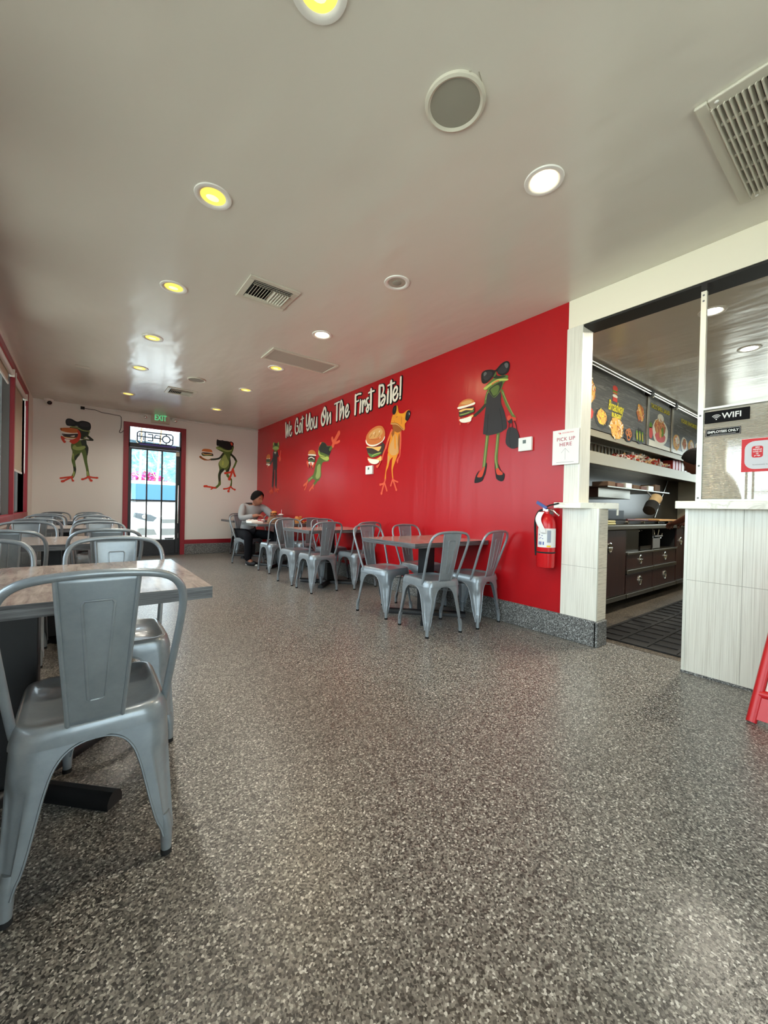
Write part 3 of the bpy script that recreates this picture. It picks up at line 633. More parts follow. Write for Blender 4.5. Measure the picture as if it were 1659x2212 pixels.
for (x, y, k, lab) in [(.585, 1.17, 'yellow', 'yellow ceiling light cut by the top edge of the picture'), (.543, 2.295, 'yellow', 'large yellow ceiling light nearest the camera in the left row'),
    (.540, 3.436, 'yellow', 'second yellow ceiling light in the left row, left of the near air vent'), (.543, 4.615, 'yellow', 'third visible yellow ceiling light in the left row'),
    (.543, 5.748, 'yellow', 'fourth visible yellow ceiling light in the left row, left of the far vent'), (.537, 7.22, 'yellow', 'yellow ceiling light in the left row closest to the far wall'),
    (1.83, 1.12, 'on', 'brightly lit warm white ceiling light nearest the kitchen opening'), (1.828, 2.288, 'off', 'switched off ceiling light in the right row'),
    (1.828, 3.436, 'on', 'brightly lit ceiling light between the vent and the flat return grille'), (1.845, 4.62, 'yellow', 'yellow ceiling light beside the far edge of the flat return grille'),
    (1.857, 5.78, 'yellow', 'yellow ceiling light in the right row past the flat return grille'), (1.848, 7.3, 'yellow', 'yellow ceiling light at the end of the right row near the exit sign')]: downlight(x, y, k, lab)
downlight(4.07, .955, 'kitchen', 'bright white kitchen ceiling light half behind the thin white post', 'kitchen ceiling lights')
downlight(5.25, .93, 'kitchen', 'bright white kitchen ceiling light further right above the screen', 'kitchen ceiling lights')
downlight(6.8, -.9, 'kitchen', 'added kitchen fill light in the ceiling, unseen beyond the right picture edge', 'kitchen ceiling lights')  # extra lamp out of view, added to brighten the kitchen
def speaker(x, y, r, lab):
    t = thing('ceiling_speaker', lab, 'speaker', (x, y, H), 0, 'round ceiling speakers')
    obj('rim', MB().lathe([(r, 0), (r-.002, -.010), (r-.012, -.014), (r-.022, -.008), (r-.022, -.003)], 48), m_vent, t, 50)
    m = MATS.get('speaker grille') or mat('speaker grille', srgb(160, 158, 146), .8)
    obj('grille', MB().lathe([(r-.022, -.006), (r*.5, -.008), (0, -.009)], 48), m, t, 50)
m_scar = mat('cracked ceiling paint', srgb(168, 162, 146), .6)
mb = MB()
for a, b_ in (((1.05, 1.03), (1.075, 1.0)), ((1.035, 1.16), (1.03, 1.12)), ((1.10, .985), (1.18, 1.02)), ((1.07, 1.08), (1.05, 1.12))): mb.tube([(a[0]+.08, a[1]+.02, H-.001), (b_[0]+.08, b_[1]+.02, H-.001)], .0018, 6)
struct(obj('trim_12', mb, m_scar))
speaker(1.195, 1.14, .123, 'large round grey speaker in the ceiling near the camera'); speaker(1.197, 5.755, .115, 'small looking round speaker in the ceiling far down the room')
def vent(x0, x1, y0, y1, lab, group='slatted supply air vents in the ceiling'):
    t = thing('ceiling_vent', lab, 'vent', ((x0+x1)/2, (y0+y1)/2, H), 0, group); a, c = (x1-x0)/2, (y1-y0)/2; f = .045
    mb = MB().box(-a, a, -c, -c+f, -.010, 0).box(-a, a, c-f, c, -.010, 0).box(-a, -a+f, -c+f, c-f, -.010, 0).box(a-f, a, -c+f, c-f, -.010, 0)
    obj('frame', mb, m_vent, t, 0, bevel=.003)
    obj('backing', B(-a+f, a-f, -c+f, c-f, -.0015, -.0005), m_dark, t, 0)
    n = 13; mb = MB()
    for i in range(n):
        x = -a+f+.02+(2*a-2*f-.04)*i/(n-1); mb.box(-.0012, .0012, -c+f+.05, c-f-.05, -.013, .013, 0, Matrix.Translation((x, 0, -.014)) @ Matrix.Rotation(radians(35 if i < n/2 else -35), 4, 'Y'))
    obj('blade_row', mb, m_vent, t, 0)
    for s in (-1, 1):
        mb = MB()
        for k in range(3): mb.box(-a+f+.005, a-f-.005, -.010, .010, -.0012, .0012, 0, Matrix.Translation((0, s*(c-f-.010-k*.016), -.010-.004*k)) @ Matrix.Rotation(radians(-s*40), 4, 'X'))
        obj('side_louvre', mb, m_vent, t, 0)
vent(.945, 1.335, 2.87, 3.235, 'square slatted air vent in the ceiling closer to the camera'); vent(.95, 1.34, 6.36, 6.72, 'square slatted air vent in the ceiling in front of the exit sign')
t = thing('return_grille', 'flat rectangular white return grille in the ceiling near the red wall', 'vent', (1.975, 4.215, H))
a, c = .40, .185; obj('frame', MB().box(-a, a, -c, -c+.03, -.014, 0).box(-a, a, c-.03, c, -.014, 0).box(-a, -a+.03, -c+.03, c-.03, -.014, 0).box(a-.03, a, -c+.03, c-.03, -.014, 0), m_vent, t, 0, bevel=.003)
obj('mesh_panel', B(-a+.03, a-.03, -c+.03, c-.03, -.006, -.001), mat('fine mesh panel', srgb(176, 170, 158), .8), t, 0)
# large register at the top right
t = thing('ceiling_register', 'large white bar grille in the ceiling cut by the right picture edge', 'vent', (2.37, .22, H))
a, c = .395, .325; f = .045
obj('frame', MB().box(-a, a, -c, -c+f, -.014, 0).box(-a, a, c-f, c, -.014, 0).box(-a, -a+f, -c+f, c-f, -.014, 0).box(a-f, a, -c+f, c-f, -.014, 0), m_vent, t, 0, bevel=.005)
obj('backing', B(-a+f, a-f, -c+f, c-f, -.002, -.0005), m_dark, t, 0)
mb = MB()
for i in range(7): x = -a+f+(2*a-2*f)*i/6; mb.box(x-.006, x+.006, -c+f, c-f, -.014, -.006)
obj('cross_bar', mb, m_vent, t, 0)
mb = MB(); n = 30
for i in range(n): y = c-f-.008-(2*c-2*f-.012)*i/(n-1); mb.box(-a+f, a-f, -.0017, .0017, -.012, .010, 0, Matrix.Translation((0, y, -.012)) @ Matrix.Rotation(radians(28), 4, 'X'))
obj('fin_row', mb, m_vent, t, 0)
for k, (x, y) in enumerate([(-a+.022, c-.07), (a-.022, c-.07), (-a+.022, -c+.07), (a-.022, -c+.07)]): obj('screw', MB().ball((x, y, -.015), (.008, .008, .004), 10), m_white, t)
m_patch = mat('ceiling patch plate', srgb(200, 194, 180), .5)
tag(obj('ceiling_plate', B(-.09, .05, 6.13, 6.22, H-.006, H), m_patch, smooth=0, bevel=.002), 'small blank white plate on the ceiling above the frog eating a burger', 'plate')
# ------------------------------------------------------------------ far wall fittings
t = thing('dome_camera', 'white dome security camera with black eye under the ceiling in the far left corner', 'camera', (-.46, YF-.09, H))
obj('base', MB().lathe([(.062, 0), (.062, -.018), (.05, -.026)], 28), m_white, t); h = obj('housing', MB().ball((0, -.005, -.045), (.052, .052, .045), 24), m_white, t)
obj('lens', MB().ball((.012, -.038, -.062), (.034, .026, .034), 20), mat('black dome', srgb(10, 10, 12), .1), h)
t = thing('wall_cable', 'black cable and small box along the top of the far wall to the door', 'cable', (0, YF-.012, 0))
obj('junction_box', B(-.045, .012, -.03, .01, 2.595, 2.64), m_rubber, t, 0, bevel=.003)
pts = smooth_curve([(.01, 0, 2.618), (.10, 0, 2.616), (.17, 0, 2.612), (.26, 0, 2.585), (.36, 0, 2.582), (.43, 0, 2.574), (.50, 0, 2.572), (.535, 0, 2.555), (.542, 0, 2.49), (.54, 0, 2.40), (.535, 0, 2.34), (.52, 0, 2.30), (.515, 0, 2.275), (.53, 0, 2.265), (.555, 0, 2.28), (.575, 0, 2.31)])
obj('cable', MB().tube(pts, .0045, 6), m_rubber, t)
struct(obj('trim_10', MB().tube([(.45, YF-.02, 2.645), (XR, YF-.02, 2.64)], .012, 10), m_wall))
m_green = mat('exit green', srgb(70, 196, 120), .5, emit=(.15, .8, .35, 1), es=.45); m_exit = mat('exit sign face', srgb(198, 188, 168), .5)
t = thing('exit_sign', 'EXIT sign with green letters and two side lamp heads above the far door', 'sign', (1.16, YF-.03, 2.62))
obj('housing', B(-.155, .155, -.022, .03, -.095, .095), m_exit, t, 0, bevel=.004); obj('canopy', B(-.07, .07, -.03, .03, .095, .048+.0), m_vent, t, 0) if False else None
text('letters', 'EXIT', .15, m_green, Vector((0, -.0235, 0)), FW, t, .20, .001, .003)
for s in (-1, 1):
    h = obj('lamp_head', MB().ball((s*.235, -.03, -.005), (.045, .035, .04), 16).tube([(s*.155, 0, 0), (s*.20, 0, 0)], .012, 10), m_white, t); obj('bulb_lens', MB().ball((s*.25, -.055, -.02), (.026, .016, .026), 14), m_chrome, h)
# ------------------------------------------------------------------ red wall fittings
def thermostat(y, z, wd, hh, lab):
    t = thing('thermostat', lab, 'thermostat', (XR, y, z), 0, 'white thermostats on the red wall')
    obj('housing', B(-.028, 0, -wd/2, wd/2, -hh/2, hh/2), m_white, t, 0, bevel=.006)
    obj('display', B(-.0295, -.027, -.012, .018, .005, .035), mat('lcd', srgb(84, 100, 92), .3) if 'lcd' not in MATS else MATS['lcd'], t, 0)
thermostat(4.30, 1.508, .155, .115, 'small looking white thermostat below the burger of the orange frog')
thermostat(1.97, 1.583, .128, .118, 'white thermostat on the red wall beside the black handbag of the dressed frog')
def red_at(y, z, d=0): return Vector((XR-d, y, z))
t = thing('pickup_sign', 'white card reading PICK UP HERE with an arrow, across the edge of the tiled column', 'sign', (XR-.03, 1.605, 1.517))
obj('card', B(-.003, .0, -.108, .106, -.138, .138), m_paper, t, 0, bevel=.001)
m_mag = mat('maroon ink', srgb(170, 40, 60), .6); m_dred = mat('red ink', srgb(206, 44, 50), .6); m_gink = mat('grey ink', srgb(130, 124, 124), .6)
text('heading', 'PICK UP', .040, m_mag, Vector((-.0036, -.002, .062)), RW, t, .145, .0004, .0001, 1.1); text('heading', 'HERE', .040, m_mag, Vector((-.0036, -.002, .020)), RW, t, .098, .0004, .0001, 1.1)
text('brand_line', 'DOORDASH', .014, m_dred, Vector((-.0036, -.020, .112)), RW, t, .09, .0003)
mb = MB(); mb.flat([(-.0, .004), (.012, .006), (.022, .004), (.026, 0), (.022, -.006), (.014, -.008), (.010, -.003), (.018, -.002), (.018, .001), (.004, .001)], lambda a, b_: (-.0037, .062-a, .112+b_)); obj('brand_mark', mb, m_dred, t, 0)
mb = MB(); fn = lambda a, b_: (-.0037, -a, b_)
for P in ([(0, -.10), (0, -.012)], [(-.032, -.045), (0, -.010)], [(.032, -.045), (0, -.010)]): stroke_poly(mb, P, .0016, fn, 0)
obj('arrow', mb, m_gink, t, 0); obj('small_print', MB().box(-.0038, -.0034, -.07, .07, -.1205, -.1185), m_gink, t, 0)
# ---- fire extinguisher
t = thing('fire_extinguisher', 'red fire extinguisher with white label on the red wall beside the tiled column', 'fire extinguisher', (XR-.088, 1.715, .555))
mr = MATS['ext_red']; m_lbl = mat('extinguisher label', srgb(226, 226, 222), .5)
obj('cylinder', MB().lathe([(.055, 0), (.066, .004), (.070, .02), (.070, .33), (.066, .37), (.052, .405), (.032, .425), (.022, .432), (.022, .45)], 36), mr, t, 50)
def arc(a0, a1, z0, z1, r, n=20): return MB().grid(lambda u, v: (r*cos(a0+(a1-a0)*u), r*sin(a0+(a1-a0)*u), z0+(z1-z0)*v), n, 2)
lb = obj('label', arc(radians(150), radians(300), .165, .315, .0708), m_lbl, t); obj('label_text_block', arc(radians(216), radians(240), .205, .30, .0713, 8), MATS['label_grey'], lb); obj('label_band', arc(radians(214), radians(240), .168, .182, .0713, 8), MATS['label_yellow'], lb)
mb = MB()
for k, a in enumerate((162, 174, 190)): mb.grid(lambda u, v, a=a: (.0714*cos(radians(a+8*u)), .0714*sin(radians(a+8*u)), .185+.025*v), 4, 2)
for k in range(7): a = 160+rnd.random()*40; z = .225+rnd.random()*.08; mb.grid(lambda u, v, a=a, z=z: (.0714*cos(radians(a+7*u)), .0714*sin(radians(a+7*u)), z+.006*v), 4, 2)
obj('label_pictogram', mb, MATS['label_blue'], lb)
obj('strap', MB().lathe([(.0712, .118), (.0725, .120), (.0725, .128), (.0712, .130)], 36), m_rubber, t)
obj('valve', MB().tube([(0, 0, .44), (0, 0, .478)], .018, 14).box(-.02, .02, -.02, .02, .455, .478), m_chrome, t)
obj('handle', MB().tube([(0, -.01, .468), (-.005, -.06, .455), (-.005, -.105, .42)], .007, 8), m_chrome, t); obj('lever', MB().tube([(0, .03, .475), (-.005, -.03, .50), (-.005, -.10, .515)], .006, 8), m_rubber, t)
obj('pin_tag', MB().box(-.012, -.006, -.012, .012, -.05, .05, 0, Matrix.Translation((-.02, .028, .50)) @ Matrix.Rotation(radians(-60), 4, 'X')), MATS['label_blue'], t, 0)
obj('hose', MB().tube(smooth_curve([(0, .015, .462), (-.01, .06, .45), (-.02, .085, .38), (-.02, .084, .26), (-.015, .080, .14), (-.01, .078, .09)]), .009, 10), m_rubber, t)
obj('paper_tag', MB().grid(lambda u, v: (-.060-.014*sin(v*2.6)-.01*u, .035-.055*u+.02*sin(v*5), .445-.17*v), 8, 14), m_paper, t, 60, solid=.0008)
obj('wall_hook', B(.02, .088, -.012, .012, .43, .47), m_grey, t, 0)
# ---- stickers and notices on the screen
t = thing('wifi_sign', 'black rectangular sign with wifi waves and the word WIFI on the screen', 'sign', (XR-.016, .630, 1.597))
obj('plate', B(-.004, 0, -.104, .104, -.036, .036), m_sign, t, 0, bevel=.003); m_wl = mat('white vinyl', srgb(228, 228, 224), .5)
text('letters', 'WIFI', .046, m_wl, Vector((-.0046, -.024, 0)), RW, t, .088, .0004, .0008)
mb = MB(); fn = lambda a, b_: (-.0047, -a, b_); mb.add([fn(-.047+.0035*cos(2*pi*k/12), -.015+.0035*sin(2*pi*k/12)) for k in range(12)], [tuple(range(12))])
for r in (.011, .019, .027): stroke_poly(mb, [(-.047+r*sin(radians(a)), -.015+r*cos(radians(a))) for a in (-45, -22, 0, 22, 45)], .0031, fn, 0)
obj('wifi_symbol', mb, m_wl, t, 0)
t = thing('staff_sign', 'small black EMPLOYEES ONLY sticker below the wifi sign', 'sign', (XR-.005, .648, 1.506))
obj('plate', B(-.003, 0, -.082, .082, -.022, .022), m_sign, t, 0); text('letters', 'EMPLOYEES ONLY', .020, m_wl, Vector((-.0036, 0, .002)), RW, t, .145, .0004, .0005)
obj('border_line', MB().box(-.0034, -.003, -.079, .079, .0185, .0195).box(-.0034, -.003, -.079, .079, -.0195, -.0185).box(-.0034, -.003, .078, .079, -.0195, .0195).box(-.0034, -.003, -.079, -.078, -.0195, .0195).box(-.0034, -.003, -.06, .06, -.0135, -.0125), m_wl, t, 0)
t = thing('review_notice', 'red bordered notice with a white rounded panel on the screen at the right picture edge', 'notice', (XR-.005, .40, 1.352))
obj('card', B(-.003, 0, -.16, .16, -.095, .095), m_dred, t, 0)
def rrect(w_, h_, r, n=6): return [(sx*(w_-r)+r*cos(a0+pi/2*k/n), sy*(h_-r)+r*sin(a0+pi/2*k/n)) for sx, sy, a0 in ((1, 1, 0), (-1, 1, pi/2), (-1, -1, pi), (1, -1, 1.5*pi)) for k in range(n+1)]
mb = MB().flat(rrect(.146, .080, .045), lambda a, b_: (-.0034, -a, b_)); obj('panel', mb, mat('pale notice panel', srgb(206, 206, 208), .6), t, 0)
mb = MB().flat([(a-.092, b_+.018) for a, b_ in rrect(.024, .033, .012)], lambda a, b_: (-.0038, -a, b_)); bd = obj('badge', mb, m_dred, t, 0)
for k, (s, z, w_) in enumerate([('2024', .043, .018), ('PEOPLE', .031, .036), ('LOVE US', .019, .036), ('ON', .008, .010), ('yelp', -.003, .026)]): text('badge_text', s, .010, m_wl, Vector((-.0042, .092, z)), RW, bd, w_, .0002, .0003)
text('caption', 'businesses based on ratings and reviews', .010, m_gink, Vector((-.0038, .01, -.055)), RW, t, .20, .0002)
# ------------------------------------------------------------------ red A-frame at the right edge
t = thing('floor_sign', 'red plastic A-frame floor sign leg cut by the right picture edge', 'floor sign', (2.60, .413, 0), radians(0))
mp = MATS['red_plastic']
def leaf(name, s, k):
    M = Matrix.Translation((0, 0, 0)) @ Matrix(((1, 0, 0, 0), (0, 1, 0, 0), (0, 0, 1, 0), (0, 0, 0, 1)))
    mb = MB(); x0 = 0 if s > 0 else .62; top = (.24, .80)
    def P(u, v): return (x0+(.31-x0)*v, -.095*v-(.62-.19*v)*u, .82*v)
    for u in (0, 1): mb.tube([P(u, q/6) for q in range(7)], .021, 8)
    for v in (.16, .97): mb.tube([P(q/4, v) for q in range(5)], .021, 8)
    o = obj(name, mb, mp, t, 50); obj('sign_panel', MB().grid(lambda u, v: P(.04+.92*u, .18+.77*v), 2, 2), mat('clear sign pocket', srgb(214, 190, 180), .3) if 'clear sign pocket' not in MATS else MATS['clear sign pocket'], o, 0, solid=.006)
    obj('foot_web', MB().add([P(0, .02), P(0, .16), P(.30, .16), P(.10, .02)], [(0, 1, 2, 3)]), mp, o, 0, solid=.02)
leaf('front_leaf', 1, 0); leaf('rear_leaf', -1, 1)
MUR = {
 'text': """SW 44 7093 2576 7086 2491 7068 2313
SW 36 7053 2344 7023 2435 7012 2518
SW 41 7010 2522 6996 2431 6980 2323
SW 25 6967 2337 6939 2469 6922 2572
SW 31 6914 2410 6870 2422 6838 2440 6837 2473 6867 2482 6896 2454 6904 2380 6893 2327 6859 2307 6827 2323 6810 2358
SW 35 6568 2495 6567 2531 6588 2577 6629 2568 6662 2492 6669 2406 6650 2340 6612 2312 6575 2316 6545 2339 6537 2383 6550 2434 6592 2447
SW 30 6428 2442 6445 2475 6474 2462 6487 2402 6494 2341 6471 2313 6438 2333 6424 2393 6423 2446
SW 36 6379 2575 6376 2429 6377 2306
SW 22 6437 2534 6383 2543 6324 2542
SW 40 6219 2576 6220 2492 6216 2409 6191 2384 6154 2399 6129 2477 6101 2574
SW 36 6097 2576 6085 2520 6095 2429 6114 2346 6141 2318 6174 2312 6194 2337
SW 31 5994 2438 6010 2478 6041 2462 6060 2389 6053 2329 6029 2310 5999 2333 5983 2394 5994 2438
SW 34 5929 2486 5943 2404 5936 2341 5912 2314 5873 2327 5849 2389 5838 2470
SW 36 5838 2470 5835 2387 5837 2313
SW 42 5642 2516 5673 2469 5678 2389 5651 2328 5617 2318 5577 2352 5552 2420 5538 2485 5549 2551 5583 2579 5615 2551 5625 2508 5606 2457 5556 2416
SW 41 5482 2479 5490 2397 5487 2314
SW 29 5476 2336 5443 2401 5394 2467
SW 36 5390 2463 5384 2391 5388 2314
SW 22 5269 2577 5198 2582 5125 2585
SW 44 5194 2572 5194 2454 5196 2322
SW 32 5083 2449 5049 2480 5040 2538 5063 2585 5088 2577 5100 2512 5103 2419 5101 2317
SW 27 5089 2342 5060 2411 5010 2484
SW 36 5003 2482 4999 2400 5003 2323
SW 33 4929 2388 4892 2410 4874 2454 4889 2490 4916 2484 4938 2433 4942 2372 4923 2328 4896 2323 4869 2344 4847 2384
SW 44 4684 2583 4683 2455 4686 2325
SW 24 4679 2577 4615 2589 4547 2579
SW 22 4676 2495 4639 2495 4602 2498
SW 39 4552 2470 4558 2396 4564 2324
SW 22 4556 2496 4554 2491
SW 37 4499 2469 4498 2394 4502 2328
SW 27 4484 2426 4459 2471 4441 2452 4438 2402
SW 30 4369 2482 4399 2478 4406 2440 4379 2391 4356 2343 4375 2302 4401 2312 4407 2342 4378 2371 4345 2389
SW 42 4306 2582 4304 2454 4305 2326
SW 22 4364 2549 4301 2555 4235 2550
SW 44 4117 2584 4116 2462 4117 2328
SW 30 4117 2584 4078 2585 4039 2571 4026 2526 4039 2483 4072 2439 4026 2448 3995 2418 4001 2368 4030 2332 4068 2328 4073 2359 4025 2396
SW 36 3933 2473 3938 2401 3940 2333
SW 22 3934 2501 3934 2498
SW 41 3874 2587 3870 2455 3873 2329
SW 22 3940 2548 3874 2555 3809 2553
SW 30 3818 2398 3769 2424 3750 2464 3772 2495 3807 2476 3826 2427 3828 2374 3809 2338 3773 2335 3746 2365 3737 2399
SW 31 3687 2590 3688 2480 3691 2376
SW 30 3692 2343 3692 2340""",
 'frog_a': """PG -157 1998 -79 2054 31 2067 47 2007 73 1932 59 1806 57 1713 80 1559 94 1436 57 1433 43 1557 17 1686 -22 1852 -52 1795 -105 1706 -92 1569 -103 1469 -132 1398 -156 1427 -130 1520 -138 1619 -157 1709 -146 1847 -165 1921
PD -31 2060 34 2067 47 2007 73 1932 56 1798 33 1897 -17 1976
PD -112 1774 -52 1834 -76 1762 -105 1706
PD -128 1604 -92 1569 -103 1484 -118 1521
PL -144 1939 -115 1973 -90 1945 -54 1949 13 1972 32 1943 -17 1899 -83 1884 -138 1901
PL -143 1817 -125 1811 -130 1727 -142 1733
PL -133 1505 -109 1514 -120 1444 -138 1428
PL 50 1526 74 1528 82 1458 63 1449
PD -178 2277 -82 2291 78 2244 73 2181 30 2113 -31 2098 -117 2141 -189 2177
SL 17 -178 2273 -94 2274 -21 2238 41 2231 78 2240
SL 10 78 2225 67 2165 6 2107
SD 38 61 2141 124 2086
SD 29 124 2082 43 2080 -25 2091
SL 8 -25 2082 74 2088
PK -241 2374 -215 2408 -162 2409 -89 2374 -23 2400 58 2392 95 2363 102 2294 78 2244 10 2242 -45 2269 -88 2298 -142 2290 -214 2287 -238 2314
Pk -227 2376 -191 2393 -143 2373 -119 2331 -167 2313 -214 2317
Pk -58 2340 8 2381 70 2359 77 2314 16 2297 -34 2306
PB -313 2220 -290 2238 -231 2251 -142 2256 -69 2239 -81 2168 -189 2154 -260 2167 -295 2185
SW 17 -289 2178 -230 2164 -141 2164 -81 2176
SK 16 -283 2134 -200 2137 -87 2160
PM -277 2120 -200 2130 -93 2152 -80 2115 -128 2086 -235 2087
PW -164 2119 -117 2133 -128 2109 -176 2110
SC 12 -270 2090 -200 2084 -104 2089
PR -87 2229 -51 2211 -35 2151 -43 2089 -79 2023 -139 1985 -199 2024 -258 2032 -234 2019 -240 1996 -263 1993 -299 2057 -300 2102 -276 2097 -235 2065 -164 2058 -104 2089 -74 2146
PW -252 2055 -187 2048 -187 2025 -240 2034
PN -313 2228 -292 2238 -289 2208 -307 2199
SR 28 -144 1424 -204 1412 -297 1391
SR 27 -150 1420 -209 1378 -268 1340
SR 21 -150 1423 -147 1389 -131 1356
SR 39 -276 1339 -259 1344
SR 32 -134 1359 -131 1357
SR 29 76 1442 39 1409 -4 1390
SR 25 79 1442 95 1404 117 1375
SR 26 82 1443 138 1431 195 1429
SR 39 114 1376 119 1375
SR 35 -7 1390 2 1392
SR 33 189 1428 202 1429""",
 'frog_b': """PG 2322 2098 2504 2126 2469 2009 2485 1879 2464 1773 2429 1676 2477 1585 2514 1540 2508 1388 2471 1387 2487 1520 2403 1599 2384 1692 2365 1737 2286 1629 2289 1442 2263 1395 2203 1336 2150 1342 2219 1411 2240 1468 2229 1615 2253 1728 2233 1857 2280 1954
PL 2333 2033 2368 2056 2415 1966 2444 1894 2400 1796 2328 1772 2265 1813 2246 1876 2281 1935
PY 2308 1910 2335 1922 2336 1838 2300 1835
PD 2460 2008 2485 1879 2464 1773 2429 1686 2392 1711 2445 1800 2452 1913
PD 2258 1710 2328 1762 2347 1726 2286 1638 2279 1526 2253 1478 2238 1570
SD 37 2323 2070 2262 1980 2192 1946 2088 1927
SD 44 2486 2068 2552 2008 2595 1936
SG 36 2595 1936 2564 1847 2533 1778
PG 2188 2194 2240 2219 2455 2290 2534 2252 2530 2186 2504 2117 2404 2078 2322 2098 2188 2158
PL 2188 2194 2276 2186 2367 2149 2494 2172 2476 2133 2394 2115 2295 2141 2188 2158
PK 2194 2348 2238 2344 2327 2341 2445 2336 2492 2276 2493 2182 2421 2155 2348 2175 2240 2219 2191 2232
Pk 2256 2337 2318 2349 2327 2322 2274 2306
PK 2445 2327 2490 2342 2532 2309 2524 2251 2502 2220 2455 2253
PR 2463 2315 2500 2324 2515 2278 2492 2257
Pr 2468 2306 2496 2305 2496 2272 2478 2279
PB 1910 2091 1931 2125 1998 2137 2084 2128 2111 2085 2103 2070 1999 2073 1914 2078
PW 1919 2078 2016 2075 2107 2075 2103 2061 2000 2060 1923 2065
PM 1915 2055 2103 2056 2113 1993 1933 1985
SC 13 1924 2034 1983 2017 2095 2037
SV 14 1920 2020 1967 1997 2104 2011
PW 1933 1980 2113 1998 2104 1965 2019 1929 1959 1942
PN 1862 1969 1891 1981 1934 1948 2019 1920 2070 1934 2071 1911 1968 1897 1909 1919 1871 1942
SR 40 2528 1769 2493 1700 2375 1672
SR 40 2520 1749 2494 1652 2454 1546
SR 36 2529 1759 2548 1685 2573 1620
SR 55 2454 1551 2457 1546
SR 47 2371 1667 2380 1668
SR 42 2568 1624 2573 1620
SR 32 2185 1349 2080 1362 1977 1370
SR 23 2150 1347 2115 1332 2098 1317
SR 42 1969 1372 2011 1377
SR 28 2489 1392 2426 1351 2354 1337
SR 27 2480 1387 2458 1339 2445 1291
SR 28 2489 1387 2527 1351 2573 1330
SR 46 2442 1293 2445 1289
SR 38 2569 1332 2573 1330
SR 34 2349 1336 2358 1337""",
 'frog_c': """PG 7729 2224 7674 2291 7615 2262 7486 2247 7445 2269 7400 2198 7425 2146 7479 2108 7563 2083 7665 2122 7727 2179
PL 7727 2179 7568 2195 7425 2146 7424 2119 7565 2122 7711 2149
PD 7658 2261 7486 2241 7511 2194 7612 2206
PY 7722 2258 7682 2287 7663 2251 7691 2220
PY 7445 2264 7424 2228 7441 2192 7470 2217
Pk 7694 2108 7562 2072 7478 2086 7432 2004 7389 1973 7444 1961 7488 1999 7482 1877 7494 1734 7588 1729 7690 1747 7716 1963
Sk 86 7547 1771 7530 1548 7536 1387
Sk 88 7651 1778 7675 1555 7701 1381
Sk 56 7729 1942 7801 1885 7845 1860
QW 7649 2086 7588 2019 7548 2076
Sk 24 7596 2064 7588 2019
SR 56 7361 1954 7338 1930
SR 39 7347 1964 7320 2070
SR 102 7366 1944 7353 1921
PB 8068 1994 8024 2060 7916 2067 7854 2033 7851 1975 7958 1979
SW 13 8058 1987 7957 1971 7857 1973
PM 8066 1971 7865 1953 7861 1873 8046 1887
SV 16 8049 1946 7955 1921 7864 1936
SC 11 8048 1911 7953 1892 7862 1896
PW 8062 1883 7860 1861 7904 1824 8013 1844
SR 42 7997 1837 7980 1812
SR 42 7715 1370 7728 1331 7860 1282
SR 46 7713 1330 7783 1252
SR 40 7713 1330 7681 1273
SR 31 7547 1382 7525 1337 7371 1327
SR 34 7525 1337 7423 1274
SR 39 7525 1337 7551 1293""",
 'frog_d': """PG 5754 1810 5661 1838 5440 1765 5439 1721 5619 1718 5670 1623 5666 1514 5719 1445 5795 1421 5874 1442 5976 1494 5919 1565 5865 1691 5810 1760
PL 5806 1668 5711 1698 5689 1606 5703 1498 5796 1457 5857 1497 5821 1578
SG 58 5956 1502 6076 1461 6138 1435
SL 22 5976 1494 6097 1452
SG 55 5815 1431 5872 1396 5930 1361
Sr 39 6138 1440 6179 1408 6284 1368
Sr 29 6158 1417 6197 1351 6248 1295
Sr 35 5920 1366 5969 1334 6058 1276
Sr 28 5949 1353 5937 1306
PG 5776 1867 5761 1974 5707 2041 5596 2036 5485 1970 5343 1937 5391 1830 5441 1782 5604 1797 5736 1836
PY 5776 1885 5740 1936 5718 1861 5550 1809 5442 1791 5422 1754 5510 1735 5697 1805
SD 7 5726 1830 5622 1803 5513 1802
Pr 5742 1981 5726 2043 5670 2041 5706 2004
Pk 5750 1946 5706 2014 5614 2034 5522 2001 5493 1954 5361 1948 5358 1887 5407 1814 5488 1830 5607 1868 5720 1898
PD 5686 1993 5613 2012 5539 1977 5554 1916 5665 1919
PD 5465 1933 5395 1934 5393 1882 5444 1852
SG 55 5394 1899 5326 1935
Sr 72 5301 1950 5261 2005 5134 2115
Sr 58 5269 1993 5304 2019 5331 2065
Sr 40 5260 1983 5177 1982 5113 1995
Sr 76 5142 2112 5131 2119
PB 6127 1891 6118 1938 6037 1958 5935 1942 5874 1904 5863 1866 5993 1888
PW 6133 1892 5993 1883 5857 1861 5862 1843 5992 1859 6126 1877
PM 6115 1861 5891 1836 5897 1740 6122 1781
SW 16 6113 1823 6011 1833 5909 1796
SV 16 6122 1796 6008 1772 5888 1771
PW 6111 1766 5906 1736 5934 1696 6088 1717
Sr 48 6163 1761 6107 1690
Sr 48 6027 1731 5993 1663
Sr 38 5906 1722 5953 1670
Sk 25 6078 1726 6096 1680
Sk 27 6004 1683 5983 1653""",
